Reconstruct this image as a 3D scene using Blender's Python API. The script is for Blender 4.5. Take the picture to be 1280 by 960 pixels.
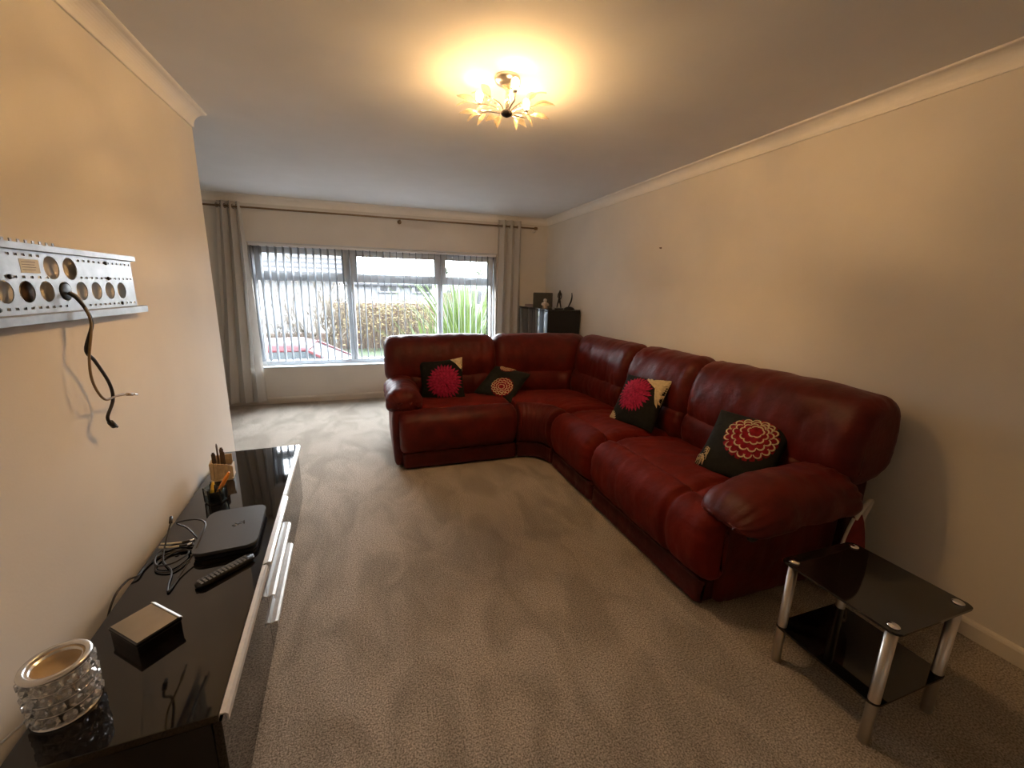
import bpy, bmesh, math, random
from mathutils import Vector, Matrix, noise
random.seed(7)
PI = math.pi
S = bpy.context.scene
COL = S.collection
for o in list(bpy.data.objects): bpy.data.objects.remove(o)

# ------------------------------------------------------------------ camera
cam = bpy.data.cameras.new('camera'); cam_o = bpy.data.objects.new('camera', cam); COL.objects.link(cam_o)
F_PX, YAW, PITCH, ROLL, CAM_H = 518.07, 0.3330, 0.22317, 0.02276, 1.4421
fwd = Vector((math.sin(YAW)*math.cos(PITCH), math.cos(YAW)*math.cos(PITCH), -math.sin(PITCH)))
right = Vector((math.cos(YAW), -math.sin(YAW), 0)); up = right.cross(fwd)
r2 = right*math.cos(ROLL) + up*math.sin(ROLL); u2 = -right*math.sin(ROLL) + up*math.cos(ROLL)
M = Matrix((r2, u2, -fwd)).transposed().to_4x4(); M.translation = (0, 0, CAM_H)
cam_o.matrix_world = M
cam.sensor_width = 36; cam.sensor_fit = 'HORIZONTAL'; cam.lens = F_PX/1280*36
cam.clip_start = 0.02; cam.clip_end = 300
S.camera = cam_o

# ------------------------------------------------------------------ world, lights, exposure
SKY_STRENGTH = 40.0
BULB_STRENGTH = 26000.0
w = bpy.data.worlds.new('overcast_sky'); S.world = w; w.use_nodes = True
nt = w.node_tree; nt.nodes.clear()
out = nt.nodes.new('ShaderNodeOutputWorld'); bg = nt.nodes.new('ShaderNodeBackground')
tc = nt.nodes.new('ShaderNodeTexCoord'); sep = nt.nodes.new('ShaderNodeSeparateXYZ'); ramp = nt.nodes.new('ShaderNodeValToRGB')
ramp.color_ramp.elements[0].position = 0.0; ramp.color_ramp.elements[0].color = (0.93, 0.96, 1.0, 1)
ramp.color_ramp.elements[1].position = 0.7; ramp.color_ramp.elements[1].color = (0.80, 0.90, 1.0, 1)
nt.links.new(tc.outputs['Generated'], sep.inputs[0]); nt.links.new(sep.outputs['Z'], ramp.inputs[0])
nt.links.new(ramp.outputs[0], bg.inputs[0]); bg.inputs[1].default_value = SKY_STRENGTH
nt.links.new(bg.outputs[0], out.inputs[0])
S.view_settings.view_transform = 'Standard'; S.view_settings.look = 'None'
S.view_settings.gamma = 1; S.view_settings.use_curve_mapping = False
S.view_settings.exposure = 0.12
pl = bpy.data.lights.new('window_portal', 'AREA'); pl.shape = 'RECTANGLE'; pl.size = 2.94; pl.size_y = 1.45
pl.cycles.is_portal = True
po = bpy.data.objects.new('window_portal', pl); COL.objects.link(po); po.location = (0.21, 5.86, 1.18); po.rotation_euler = (-PI/2, 0, 0)

# ------------------------------------------------------------------ room constants (metres)
H, XR, XL, YW, YE = 2.4, 2.429, -0.915, 5.647, 3.137
XO, YB = -2.9, -1.7                  # recess outer wall, wall behind
WX0, WX1, WZ0, WZ1 = -1.27, 1.69, 0.458, 1.905

# ------------------------------------------------------------------ materials
def mat(name, col, rough=0.6, metal=0.0, spec=0.5, var=0.0, vscale=20, bump=0.0, bscale=200, coat=0.0, sheen=0.0,
        trans=0.0, emit=None, estr=0.0, ior=1.45, detail=3, sheen_tint=None):
    m = bpy.data.materials.new(name); m.use_nodes = True
    n = m.node_tree; b = n.nodes['Principled BSDF']
    b.inputs['Base Color'].default_value = (*col, 1); b.inputs['Roughness'].default_value = rough
    b.inputs['Metallic'].default_value = metal; b.inputs['Specular IOR Level'].default_value = spec
    b.inputs['Coat Weight'].default_value = coat; b.inputs['Coat Roughness'].default_value = 0.04
    b.inputs['Sheen Weight'].default_value = sheen; b.inputs['Transmission Weight'].default_value = trans
    b.inputs['IOR'].default_value = ior
    if sheen_tint: b.inputs['Sheen Tint'].default_value = (*sheen_tint, 1)
    if emit: b.inputs['Emission Color'].default_value = (*emit, 1); b.inputs['Emission Strength'].default_value = estr
    if var or bump:
        t = n.nodes.new('ShaderNodeTexCoord')
    if var:
        nz = n.nodes.new('ShaderNodeTexNoise'); nz.inputs['Scale'].default_value = vscale; nz.inputs['Detail'].default_value = detail
        n.links.new(t.outputs['Object'], nz.inputs['Vector'])
        mx = n.nodes.new('ShaderNodeMix'); mx.data_type = 'RGBA'
        mx.inputs[6].default_value = (*[c*(1-var) for c in col], 1); mx.inputs[7].default_value = (*[min(1, c*(1+var)) for c in col], 1)
        rp = n.nodes.new('ShaderNodeMapRange'); rp.inputs[1].default_value = 0.3; rp.inputs[2].default_value = 0.7
        n.links.new(nz.outputs[0], rp.inputs[0]); n.links.new(rp.outputs[0], mx.inputs[0]); n.links.new(mx.outputs[2], b.inputs['Base Color'])
    if bump:
        nb = n.nodes.new('ShaderNodeTexNoise'); nb.inputs['Scale'].default_value = bscale; nb.inputs['Detail'].default_value = 4
        n.links.new(t.outputs['Object'], nb.inputs['Vector'])
        bp = n.nodes.new('ShaderNodeBump'); bp.inputs['Strength'].default_value = bump; bp.inputs['Distance'].default_value = 0.01
        n.links.new(nb.outputs[0], bp.inputs['Height']); n.links.new(bp.outputs[0], b.inputs['Normal'])
    return m

def carpet_mat():
    m = bpy.data.materials.new('carpet'); m.use_nodes = True; n = m.node_tree; b = n.nodes['Principled BSDF']
    t = n.nodes.new('ShaderNodeTexCoord')
    a = n.nodes.new('ShaderNodeTexNoise'); a.inputs['Scale'].default_value = 165; a.inputs['Detail'].default_value = 5; a.inputs['Roughness'].default_value = 0.7
    c = n.nodes.new('ShaderNodeTexNoise'); c.inputs['Scale'].default_value = 3.0; c.inputs['Detail'].default_value = 5; c.inputs['Distortion'].default_value = 0.8
    mp = n.nodes.new('ShaderNodeMapping'); mp.inputs['Scale'].default_value = (1.6, .8, 1); mp.inputs['Rotation'].default_value = (0, 0, .9)
    n.links.new(t.outputs['Object'], mp.inputs[0]); n.links.new(mp.outputs[0], c.inputs['Vector']); n.links.new(t.outputs['Object'], a.inputs['Vector'])
    r = n.nodes.new('ShaderNodeValToRGB'); e = r.color_ramp.elements
    e[0].position = .39; e[0].color = (.20, .155, .112, 1); e[1].position = .61; e[1].color = (.74, .645, .53, 1)
    r2_ = n.nodes.new('ShaderNodeValToRGB'); e = r2_.color_ramp.elements
    e[0].position = .38; e[0].color = (.78, .77, .75, 1); e[1].position = .6; e[1].color = (1.06, 1.06, 1.06, 1)
    mx = n.nodes.new('ShaderNodeMix'); mx.data_type = 'RGBA'; mx.blend_type = 'MULTIPLY'; mx.inputs[0].default_value = 1
    n.links.new(a.outputs[0], r.inputs[0]); n.links.new(c.outputs[0], r2_.inputs[0])
    n.links.new(r.outputs[0], mx.inputs[6]); n.links.new(r2_.outputs[0], mx.inputs[7]); n.links.new(mx.outputs[2], b.inputs['Base Color'])
    b.inputs['Roughness'].default_value = 0.95; b.inputs['Specular IOR Level'].default_value = 0.1
    b.inputs['Sheen Weight'].default_value = 0.15
    bp = n.nodes.new('ShaderNodeBump'); bp.inputs['Strength'].default_value = 0.9; bp.inputs['Distance'].default_value = 0.012
    n.links.new(a.outputs[0], bp.inputs['Height']); n.links.new(bp.outputs[0], b.inputs['Normal'])
    return m

def glass_pane_mat(name, tint=(1, 1, 1)):
    m = bpy.data.materials.new(name); m.use_nodes = True; n = m.node_tree; n.nodes.clear()
    o = n.nodes.new('ShaderNodeOutputMaterial'); tr = n.nodes.new('ShaderNodeBsdfTransparent'); tr.inputs[0].default_value = (*tint, 1)
    gl = n.nodes.new('ShaderNodeBsdfGlossy'); gl.inputs['Roughness'].default_value = 0.01
    fr = n.nodes.new('ShaderNodeFresnel'); ge = n.nodes.new('ShaderNodeNewGeometry'); io = n.nodes.new('ShaderNodeMapRange'); io.inputs[3].default_value = 1.45; io.inputs[4].default_value = 1/1.45
    n.links.new(ge.outputs['Backfacing'], io.inputs[0]); n.links.new(io.outputs[0], fr.inputs[0]); mx = n.nodes.new('ShaderNodeMixShader')
    n.links.new(fr.outputs[0], mx.inputs[0]); n.links.new(tr.outputs[0], mx.inputs[1]); n.links.new(gl.outputs[0], mx.inputs[2]); n.links.new(mx.outputs[0], o.inputs[0])
    return m

def cloth_translucent(name, col, amt, bump=0):
    m = bpy.data.materials.new(name); m.use_nodes = True; n = m.node_tree; n.nodes.clear()
    o = n.nodes.new('ShaderNodeOutputMaterial'); d = n.nodes.new('ShaderNodeBsdfDiffuse'); t = n.nodes.new('ShaderNodeBsdfTranslucent')
    tc_ = n.nodes.new('ShaderNodeTexCoord'); nz = n.nodes.new('ShaderNodeTexNoise'); nz.inputs['Scale'].default_value = 160
    n.links.new(tc_.outputs['Object'], nz.inputs['Vector'])
    mxc = n.nodes.new('ShaderNodeMix'); mxc.data_type = 'RGBA'
    mxc.inputs[6].default_value = (*[c*.9 for c in col], 1); mxc.inputs[7].default_value = (*[min(1, c*1.08) for c in col], 1)
    n.links.new(nz.outputs[0], mxc.inputs[0]); n.links.new(mxc.outputs[2], d.inputs[0]); n.links.new(mxc.outputs[2], t.inputs[0])
    mx = n.nodes.new('ShaderNodeMixShader'); mx.inputs[0].default_value = amt
    n.links.new(d.outputs[0], mx.inputs[1]); n.links.new(t.outputs[0], mx.inputs[2]); n.links.new(mx.outputs[0], o.inputs[0])
    return m

def brick_mat(name, c1, c2, mortar, scale):
    m = bpy.data.materials.new(name); m.use_nodes = True; n = m.node_tree; b = n.nodes['Principled BSDF']
    t = n.nodes.new('ShaderNodeTexCoord'); mp = n.nodes.new('ShaderNodeMapping'); mp.inputs['Rotation'].default_value = (PI/2, 0, 0)
    k = n.nodes.new('ShaderNodeTexBrick'); k.inputs['Scale'].default_value = scale
    k.inputs['Color1'].default_value = (*c1, 1); k.inputs['Color2'].default_value = (*c2, 1); k.inputs['Mortar'].default_value = (*mortar, 1)
    n.links.new(t.outputs['Object'], mp.inputs[0]); n.links.new(mp.outputs[0], k.inputs['Vector']); n.links.new(k.outputs[0], b.inputs['Base Color'])
    b.inputs['Roughness'].default_value = .9
    return m

def leaf_sheet_mat(name, col):
    m = bpy.data.materials.new(name); m.use_nodes = True; n = m.node_tree; n.nodes.clear()
    o = n.nodes.new('ShaderNodeOutputMaterial'); d = n.nodes.new('ShaderNodeBsdfDiffuse'); t = n.nodes.new('ShaderNodeBsdfTranslucent'); tr = n.nodes.new('ShaderNodeBsdfTransparent'); g = n.nodes.new('ShaderNodeBsdfGlossy')
    d.inputs[0].default_value = (*col, 1); t.inputs[0].default_value = (*col, 1); tr.inputs[0].default_value = (.97, .95, .9, 1); g.inputs['Roughness'].default_value = .1
    tcn = n.nodes.new('ShaderNodeTexCoord'); wv = n.nodes.new('ShaderNodeTexNoise'); wv.inputs['Scale'].default_value = 90
    a = n.nodes.new('ShaderNodeMixShader'); b = n.nodes.new('ShaderNodeMixShader'); c = n.nodes.new('ShaderNodeMixShader')
    mr = n.nodes.new('ShaderNodeMapRange'); mr.inputs[3].default_value = .60; mr.inputs[4].default_value = .85
    n.links.new(tcn.outputs['Object'], wv.inputs['Vector']); n.links.new(wv.outputs[0], mr.inputs[0]); n.links.new(mr.outputs[0], b.inputs[0])
    a.inputs[0].default_value = .5; c.inputs[0].default_value = .05
    n.links.new(d.outputs[0], a.inputs[1]); n.links.new(t.outputs[0], a.inputs[2]); n.links.new(a.outputs[0], b.inputs[1]); n.links.new(tr.outputs[0], b.inputs[2])
    n.links.new(b.outputs[0], c.inputs[1]); n.links.new(g.outputs[0], c.inputs[2]); n.links.new(c.outputs[0], o.inputs[0])
    return m
MT = {}
MT['wall'] = mat('cream_wall_paint', (.735, .685, .61), .75, spec=.25, var=.03, vscale=3, bump=.05, bscale=120)
MT['ceiling'] = mat('white_ceiling_paint', (.79, .785, .77), .85, spec=.15, var=.02, vscale=4)
MT['cornice'] = mat('white_plaster_cornice', (.88, .84, .77), .6, spec=.3, var=.02, vscale=10)
MT['trim'] = mat('cream_gloss_trim', (.72, .66, .56), .35, var=.03, vscale=8)
MT['carpet'] = carpet_mat()
MT['upvc'] = mat('white_window_plastic', (.62, .64, .66), .3, var=.02, vscale=10)
MT['pane'] = glass_pane_mat('window_glass')
MT['blind'] = cloth_translucent('vertical_blind_fabric', (.36, .38, .40), .25)
MT['blindrail'] = mat('blind_headrail', (.75, .76, .77), .4, var=.02)
MT['curtain'] = cloth_translucent('greige_curtain_cloth', (.70, .665, .61), .33)
MT['pole'] = mat('brown_curtain_pole', (.24, .155, .075), .4, metal=.2, var=.1, vscale=30)
MT['eyelet'] = mat('eyelet_metal', (.25, .2, .15), .3, metal=.9, var=.05)
def suede(name, c, rough=.43):
    m = mat(name, c, rough, spec=.20, var=.30, vscale=9, bump=.30, bscale=26, detail=6, sheen=.08, sheen_tint=(.9, .3, .25))
    return m
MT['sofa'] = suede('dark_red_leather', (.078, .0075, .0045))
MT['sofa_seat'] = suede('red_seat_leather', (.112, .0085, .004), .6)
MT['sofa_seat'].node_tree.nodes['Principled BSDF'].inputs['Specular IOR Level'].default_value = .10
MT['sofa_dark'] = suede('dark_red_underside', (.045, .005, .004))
MT['black_plastic'] = mat('black_plastic', (.012, .012, .013), .4, var=.1)
MT['black_matt'] = mat('black_matt_board', (.008, .007, .007), .5, var=.1)
MT['black_gloss'] = mat('black_gloss_lacquer', (.006, .005, .005), .035, spec=.55, coat=.3, var=.1)
MT['silver'] = mat('brushed_silver', (.78, .77, .75), .25, metal=1, var=.04, vscale=60)
MT['silver_paint'] = mat('pale_aluminium_handle', (.78, .76, .72), .32, metal=.55, var=.05, vscale=50)
MT['chrome'] = mat('chrome', (.80, .78, .75), .08, metal=1, var=.02)
MT['satin'] = mat('satin_chrome_leg', (.55, .51, .46), .30, metal=1, var=.04)
MT['steel'] = mat('galvanised_steel', (.40, .41, .42), .42, metal=.75, var=.12, vscale=25, bump=.05, bscale=60)
MT['label'] = mat('cream_paper_label', (.72, .68, .55), .6, var=.06, vscale=60)
MT['label_ink'] = mat('grey_label_print', (.25, .23, .18), .7, var=.1)
MT['cable_black'] = mat('black_cable_rubber', (.02, .015, .012), .45, var=.15)
MT['cable_tan'] = mat('tan_cable_rubber', (.22, .15, .07), .5, var=.15)
MT['cream_plug'] = mat('cream_connector', (.70, .60, .42), .4, var=.08)
MT['white_cord'] = mat('white_cord', (.75, .72, .66), .45, var=.05)
MT['smoke_glass'] = mat('black_table_glass', (.006, .005, .0045), .04, spec=.6, coat=.3, var=.1)
MT['crystal'] = mat('clear_crystal', (.95, .95, .95), .0, trans=.82, ior=1.6, var=.01)
MT['wax_bowl'] = mat('beige_wax_dish', (.52, .40, .26), .5, var=.1)
MT['acrylic'] = leaf_sheet_mat('frosted_acrylic_leaf', (.36, .29, .19))
MT['bulb'] = mat('glowing_bulb', (1, .9, .7), .3, var=.01, emit=(1.0, .61, .28), estr=BULB_STRENGTH)
MT['tulip'] = glass_pane_mat('clear_bulb_cup', (.97, .95, .9))
MT['cushion_black'] = mat('black_cushion_cotton', (.011, .0115, .009), .85, spec=.15, var=.25, vscale=30, bump=.25, bscale=60, sheen=.03)
MT['pink'] = mat('pink_felt', (.32, .016, .055), .8, spec=.15, var=.35, vscale=50, bump=.2)
MT['crimson'] = mat('crimson_felt', (.21, .005, .014), .8, spec=.15, var=.35, vscale=50, bump=.2)
MT['cream'] = mat('cream_felt', (.62, .50, .30), .8, spec=.15, var=.15, vscale=60, bump=.2)
MT['bag_red'] = mat('red_bag_cloth', (.17, .012, .010), .8, var=.2, bump=.2, bscale=80)
MT['bag_white'] = mat('white_bag_trim', (.66, .60, .50), .8, var=.1, bump=.2, bscale=150)
MT['cab_glass'] = mat('dark_cabinet_glass', (.02, .022, .025), .02, spec=1.0, coat=1.0, var=.05)
MT['wood'] = mat('pale_carved_wood', (.50, .37, .22), .6, var=.2, vscale=40)
MT['wood_dark'] = mat('dark_brown_wood', (.10, .055, .028), .6, var=.2, vscale=40)
MT['yellow'] = mat('yellow_plastic', (.75, .48, .05), .35, var=.05)
MT['orange'] = mat('orange_plastic', (.72, .26, .03), .35, var=.05)
MT['clear'] = glass_pane_mat('clear_plastic_cup', (.8, .85, .85))
MT['grey_top'] = mat('satin_grey_lid', (.05, .05, .05), .36, spec=.5, var=.05)
MT['mirror_top'] = mat('silver_mirror_lid', (.42, .37, .30), .12, metal=1, var=.15, vscale=8)
MT['logo'] = mat('gloss_black_print', (.002, .002, .002), .15, var=.02)
MT['button'] = mat('grey_rubber_buttons', (.16, .15, .14), .5, var=.2, vscale=90)
MT['bronze'] = mat('dark_bronze', (.012, .009, .007), .35, var=.1, vscale=40)
MT['figurine'] = mat('cream_figurine', (.50, .42, .33), .5, var=.15, vscale=70)
MT['lilac'] = mat('dull_pink_box', (.40, .28, .24), .6, var=.1)
MT['grass'] = mat('lawn_grass', (.013, .021, .005), .9, var=.4, vscale=25)
MT['tarmac'] = mat('driveway_concrete', (.026, .025, .024), .9, var=.15, vscale=6)
MT['white_render'] = mat('white_house_render', (.092, .096, .1), .9, var=.05, vscale=3)
MT['roof_grey'] = mat('grey_roof_tile', (.016, .0165, .018), .8, var=.15, vscale=30)
MT['roof_tan'] = mat('tan_roof_tile', (.028, .022, .014), .8, var=.15, vscale=30)
MT['brick'] = brick_mat('orange_brick', (.030, .013, .007), (.024, .010, .006), (.032, .026, .02), 4.0)
MT['coping'] = mat('pink_wall_coping', (.036, .022, .017), .9, var=.1)
MT['house_glass'] = mat('dark_house_window', (.010, .011, .012), .3, spec=.2, var=.1)
MT['hedge'] = mat('yellow_green_hedge', (.28, .24, .09), .9, var=.5, vscale=14)
MT['hedge_leaf'] = mat('hedge_leaf', (.075, .056, .016), .8, var=.4, vscale=9)
MT['twig'] = mat('pale_bare_twig', (.030, .022, .013), .9, var=.25, vscale=20)
MT['flax'] = mat('green_flax_leaf', (.026, .046, .004), .5, var=.35, vscale=3)
MT['tree'] = mat('evergreen_leaf', (.010, .018, .007), .8, var=.4, vscale=8)
MT['bark'] = mat('grey_bark', (.15, .12, .09), .9, var=.2)
MT['car_red'] = mat('red_car_paint', (.035, .002, .004), .35, spec=.2, coat=.1, var=.03)
MT['car_pale'] = mat('pale_blue_car_paint', (.028, .035, .037), .4, coat=.1, var=.03)
MT['car_glass'] = mat('pale_car_glass', (.02, .025, .028), .2, spec=.2, var=.03)
MT['tyre'] = mat('tyre_rubber', (.02, .02, .02), .8, var=.1)

# made-up falloff: bulbs emit mostly from their undersides, keeping the ceiling hot spot small
bn = MT['bulb'].node_tree; g_ = bn.nodes.new('ShaderNodeNewGeometry'); s_ = bn.nodes.new('ShaderNodeSeparateXYZ')
m_ = bn.nodes.new('ShaderNodeMapRange'); m_.inputs[1].default_value = -1; m_.inputs[2].default_value = -0.5; m_.inputs[3].default_value = BULB_STRENGTH; m_.inputs[4].default_value = BULB_STRENGTH*.004
bn.links.new(g_.outputs['Normal'], s_.inputs[0]); bn.links.new(s_.outputs['Z'], m_.inputs[0]); bn.links.new(m_.outputs[0], bn.nodes['Principled BSDF'].inputs['Emission Strength'])
# ------------------------------------------------------------------ helpers
def setp(o, label=None, cat=None, group=None, kind=None):
    if label: o['label'] = label
    if cat: o['category'] = cat
    if group: o['group'] = group
    if kind: o['kind'] = kind
    return o
def obj(name, bm, m, parent=None, smooth=False, label=None, kind=None):
    me = bpy.data.meshes.new(name)
    bmesh.ops.recalc_face_normals(bm, faces=bm.faces)
    bm.to_mesh(me); bm.free()
    for x in (m if isinstance(m, (list, tuple)) else [m]): me.materials.append(x)
    if smooth: me.polygons.foreach_set('use_smooth', [True]*len(me.polygons))
    o = bpy.data.objects.new(name, me); COL.objects.link(o)
    if parent: o.parent = parent
    if label: o['label'] = label
    if kind: o['kind'] = kind
    return o
def thing(name, label, cat, loc=(0, 0, 0), rz=0, group=None):
    o = bpy.data.objects.new(name, None); COL.objects.link(o); o.location = loc; o.rotation_euler = (0, 0, rz); o.empty_display_size = .1
    return setp(o, label, cat, group)
def inst(src, parent, mtx):
    c = src.copy(); COL.objects.link(c); c.parent = parent; c.matrix_local = mtx; return c
def box(bm, x0, y0, z0, x1, y1, z1, mtx=None, bev=0.0, seg=2):
    vs = [bm.verts.new(p) for p in ((x0, y0, z0), (x1, y0, z0), (x1, y1, z0), (x0, y1, z0), (x0, y0, z1), (x1, y0, z1), (x1, y1, z1), (x0, y1, z1))]
    fs = [bm.faces.new([vs[i] for i in f]) for f in ((3, 2, 1, 0), (4, 5, 6, 7), (0, 1, 5, 4), (1, 2, 6, 5), (2, 3, 7, 6), (3, 0, 4, 7))]
    if bev:
        es = list({e for f in fs for e in f.edges})
        r = bmesh.ops.bevel(bm, geom=es, offset=bev, segments=seg, affect='EDGES', profile=.5)
        vs = list({v for f in r['faces'] for v in f.verts} | {v for v in vs if v.is_valid})
    if mtx is not None:
        for v in vs: v.co = mtx @ v.co
    return vs
def BX(*a, **k):
    bm = bmesh.new(); box(bm, *a, **k); return bm
def ring_tube(bm, pts, rad, n=8, cap=True, closed=False):
    pts = [Vector(p) for p in pts]; N = len(pts); rings = []
    prev = None
    for i, p in enumerate(pts):
        if closed: t = (pts[(i+1) % N]-pts[i-1]).normalized()
        else: t = (pts[min(i+1, N-1)]-pts[max(i-1, 0)]).normalized()
        if prev is None:
            a = Vector((0, 0, 1)) if abs(t.z) < .9 else Vector((1, 0, 0)); prev = (a - t*a.dot(t)).normalized()
        else:
            prev = (prev - t*prev.dot(t)); prev = prev.normalized() if prev.length > 1e-6 else t.orthogonal().normalized()
        b = t.cross(prev); r = rad[i] if isinstance(rad, (list, tuple)) else rad
        rings.append([bm.verts.new(p + (prev*math.cos(2*PI*k/n) + b*math.sin(2*PI*k/n))*r) for k in range(n)])
    for i in range(N if closed else N-1):
        A, B = rings[i], rings[(i+1) % N]
        for k in range(n): bm.faces.new((A[k], A[(k+1) % n], B[(k+1) % n], B[k]))
    if cap and not closed: bm.faces.new(rings[0][::-1]); bm.faces.new(rings[-1])
def TUBE(pts, rad, n=8, closed=False):
    bm = bmesh.new(); ring_tube(bm, pts, rad, n, True, closed); return bm
def crv(pts, per=8, closed=False):
    P = [Vector(p) for p in pts]; N = len(P); o = []
    for i in range(N if closed else N-1):
        if closed: p0, p1, p2, p3 = P[i-1], P[i], P[(i+1) % N], P[(i+2) % N]
        else: p0, p1, p2, p3 = P[max(i-1, 0)], P[i], P[i+1], P[min(i+2, N-1)]
        for k in range(per):
            t = k/per
            o.append(.5*((2*p1)+(-p0+p2)*t+(2*p0-5*p1+4*p2-p3)*t*t+(-p0+3*p1-3*p2+p3)*t**3))
    if not closed: o.append(P[-1])
    return o
def lathe(bm, prof, n=24, mtx=None, closed_prof=False):
    rings = []
    for r, z in prof:
        rings.append([bm.verts.new((r*math.cos(2*PI*k/n), r*math.sin(2*PI*k/n), z)) for k in range(n)])
    m = len(rings)
    for i in range(m if closed_prof else m-1):
        A, B = rings[i], rings[(i+1) % m]
        for k in range(n): bm.faces.new((A[k], A[(k+1) % n], B[(k+1) % n], B[k]))
    if not closed_prof:
        for rg in (rings[0], rings[-1]):
            try: bm.faces.new(rg)
            except ValueError: pass
    if mtx is not None:
        for rg in rings:
            for v in rg: v.co = mtx @ v.co
def LATHE(prof, n=24, mtx=None, closed_prof=False):
    bm = bmesh.new(); lathe(bm, prof, n, mtx, closed_prof); return bm
def prism(bm, poly, z0, z1, mtx=None):
    a = [bm.verts.new((x, y, z0)) for x, y in poly]; b = [bm.verts.new((x, y, z1)) for x, y in poly]; n = len(poly)
    bm.faces.new(a[::-1]); bm.faces.new(b)
    for i in range(n): bm.faces.new((a[i], a[(i+1) % n], b[(i+1) % n], b[i]))
    if mtx is not None:
        for v in a+b: v.co = mtx @ v.co
def rrect(x0, y0, x1, y1, r, n=6):
    o = []
    for cx, cy, a in ((x1-r, y1-r, 0), (x0+r, y1-r, PI/2), (x0+r, y0+r, PI), (x1-r, y0+r, 1.5*PI)):
        for k in range(n+1): o.append((cx+r*math.cos(a+k/n*PI/2), cy+r*math.sin(a+k/n*PI/2)))
    return o
T = Matrix.Translation
def RZ(a): return Matrix.Rotation(a, 4, 'Z')
def RX(a): return Matrix.Rotation(a, 4, 'X')
def RY(a): return Matrix.Rotation(a, 4, 'Y')

# ------------------------------------------------------------------ structure
def struct(name, bm, m, label=None, smooth=False):
    o = obj(name, bm, m, None, smooth); o['kind'] = 'structure'
    if label: o['label'] = label; o['category'] = name.split('_')[0]
    return o
struct('floor', BX(XO-.1, YB-.1, -.1, XR+.1, YW+.0, 0), MT['carpet'], 'beige flecked carpet covering the whole living room floor')
struct('ceiling', BX(XO-.1, YB-.1, H, XR+.1, YW+.25, H+.1), MT['ceiling'], 'off-white painted ceiling above the whole room')
struct('wall_right', BX(XR, YB-.1, -.1, XR+.1, YW+.25, H), MT['wall'], 'plain cream right wall behind the long side of the sofa')
struct('wall_left', BX(XL-.12, YB, 0, XL, YE, H), MT['wall'], 'plain cream left wall carrying the steel bracket')
struct('wall_near', BX(XO-.1, YB-.1, -.1, XR, YB, H), MT['wall'], 'plain cream wall behind the viewer')
struct('wall_recess', BX(XO-.1, YB, -.1, XO, YW+.25, H), MT['wall'], 'plain cream outer wall of the recess beyond the left wall')
bm = bmesh.new()
box(bm, XO, YW, -.1, WX0, YW+.25, H); box(bm, WX1, YW, -.1, XR, YW+.25, H)
box(bm, WX0, YW, WZ1, WX1, YW+.25, H); box(bm, WX0, YW, -.1, WX1, YW+.25, WZ0-.012)
struct('wall_far', bm, MT['wall'], 'cream far wall around the wide window')
# cornices: cove profile (out from wall d, down from ceiling e)
CD, CT = .0784, .0818
def cove():
    p = [(0, 0), (0, -CD), (.008, -CD), (.010, -CD+.006)]
    for k in range(9):
        a = k/8*PI/2
        p.append((.010+(CT-.024)*(1-math.cos(a)), -CD+.006+(CD-.016)*math.sin(a)))
    p += [(CT-.012, -.010), (CT-.004, -.008), (CT, -.004), (CT, 0)]
    return p
def cornice(name, A, B, inward, label):
    bm = bmesh.new(); A = Vector(A); B = Vector(B); iw = Vector(inward)
    ra = [bm.verts.new(A+iw*d+Vector((0, 0, H-.0005+e))) for d, e in cove()]; rb = [bm.verts.new(B+iw*d+Vector((0, 0, H-.0005+e))) for d, e in cove()]
    n = len(ra)
    for i in range(n): bm.faces.new((ra[i], ra[(i+1) % n], rb[(i+1) % n], rb[i]))
    bm.faces.new(ra); bm.faces.new(rb[::-1])
    struct(name, bm, MT['cornice'], label)
cornice('trim_1', (XR, YB, 0), (XR, YW, 0), (-1, 0, 0), 'white coved cornice along the top of the right wall')
cornice('trim_2', (XO, YW, 0), (XR, YW, 0), (0, -1, 0), 'white coved cornice above the window wall')
cornice('trim_3', (XL, YB, 0), (XL, YE, 0), (1, 0, 0), 'white coved cornice along the top of the left wall')
def skirt(name, A, B, iw, label):
    bm = bmesh.new(); A = Vector(A); B = Vector(B); iw = Vector(iw)
    p = [(0, 0), (.016, 0), (.016, .062), (.012, .072), (.006, .078), (0, .08)]
    ra = [bm.verts.new(A+iw*d+Vector((0, 0, e))) for d, e in p]; rb = [bm.verts.new(B+iw*d+Vector((0, 0, e))) for d, e in p]
    n = len(ra)
    for i in range(n): bm.faces.new((ra[i], ra[(i+1) % n], rb[(i+1) % n], rb[i]))
    bm.faces.new(ra); bm.faces.new(rb[::-1])
    struct(name, bm, MT['trim'], label)
skirt('baseboard_right', (XR, YB, 0), (XR, YW, 0), (-1, 0, 0), 'cream skirting board along the right wall')
skirt('baseboard_far', (XO, YW, 0), (XR, YW, 0), (0, -1, 0), 'cream skirting board under the window')
skirt('baseboard_left', (XL, YB, 0), (XL, YE, 0), (1, 0, 0), 'cream skirting board behind the television unit')

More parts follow.
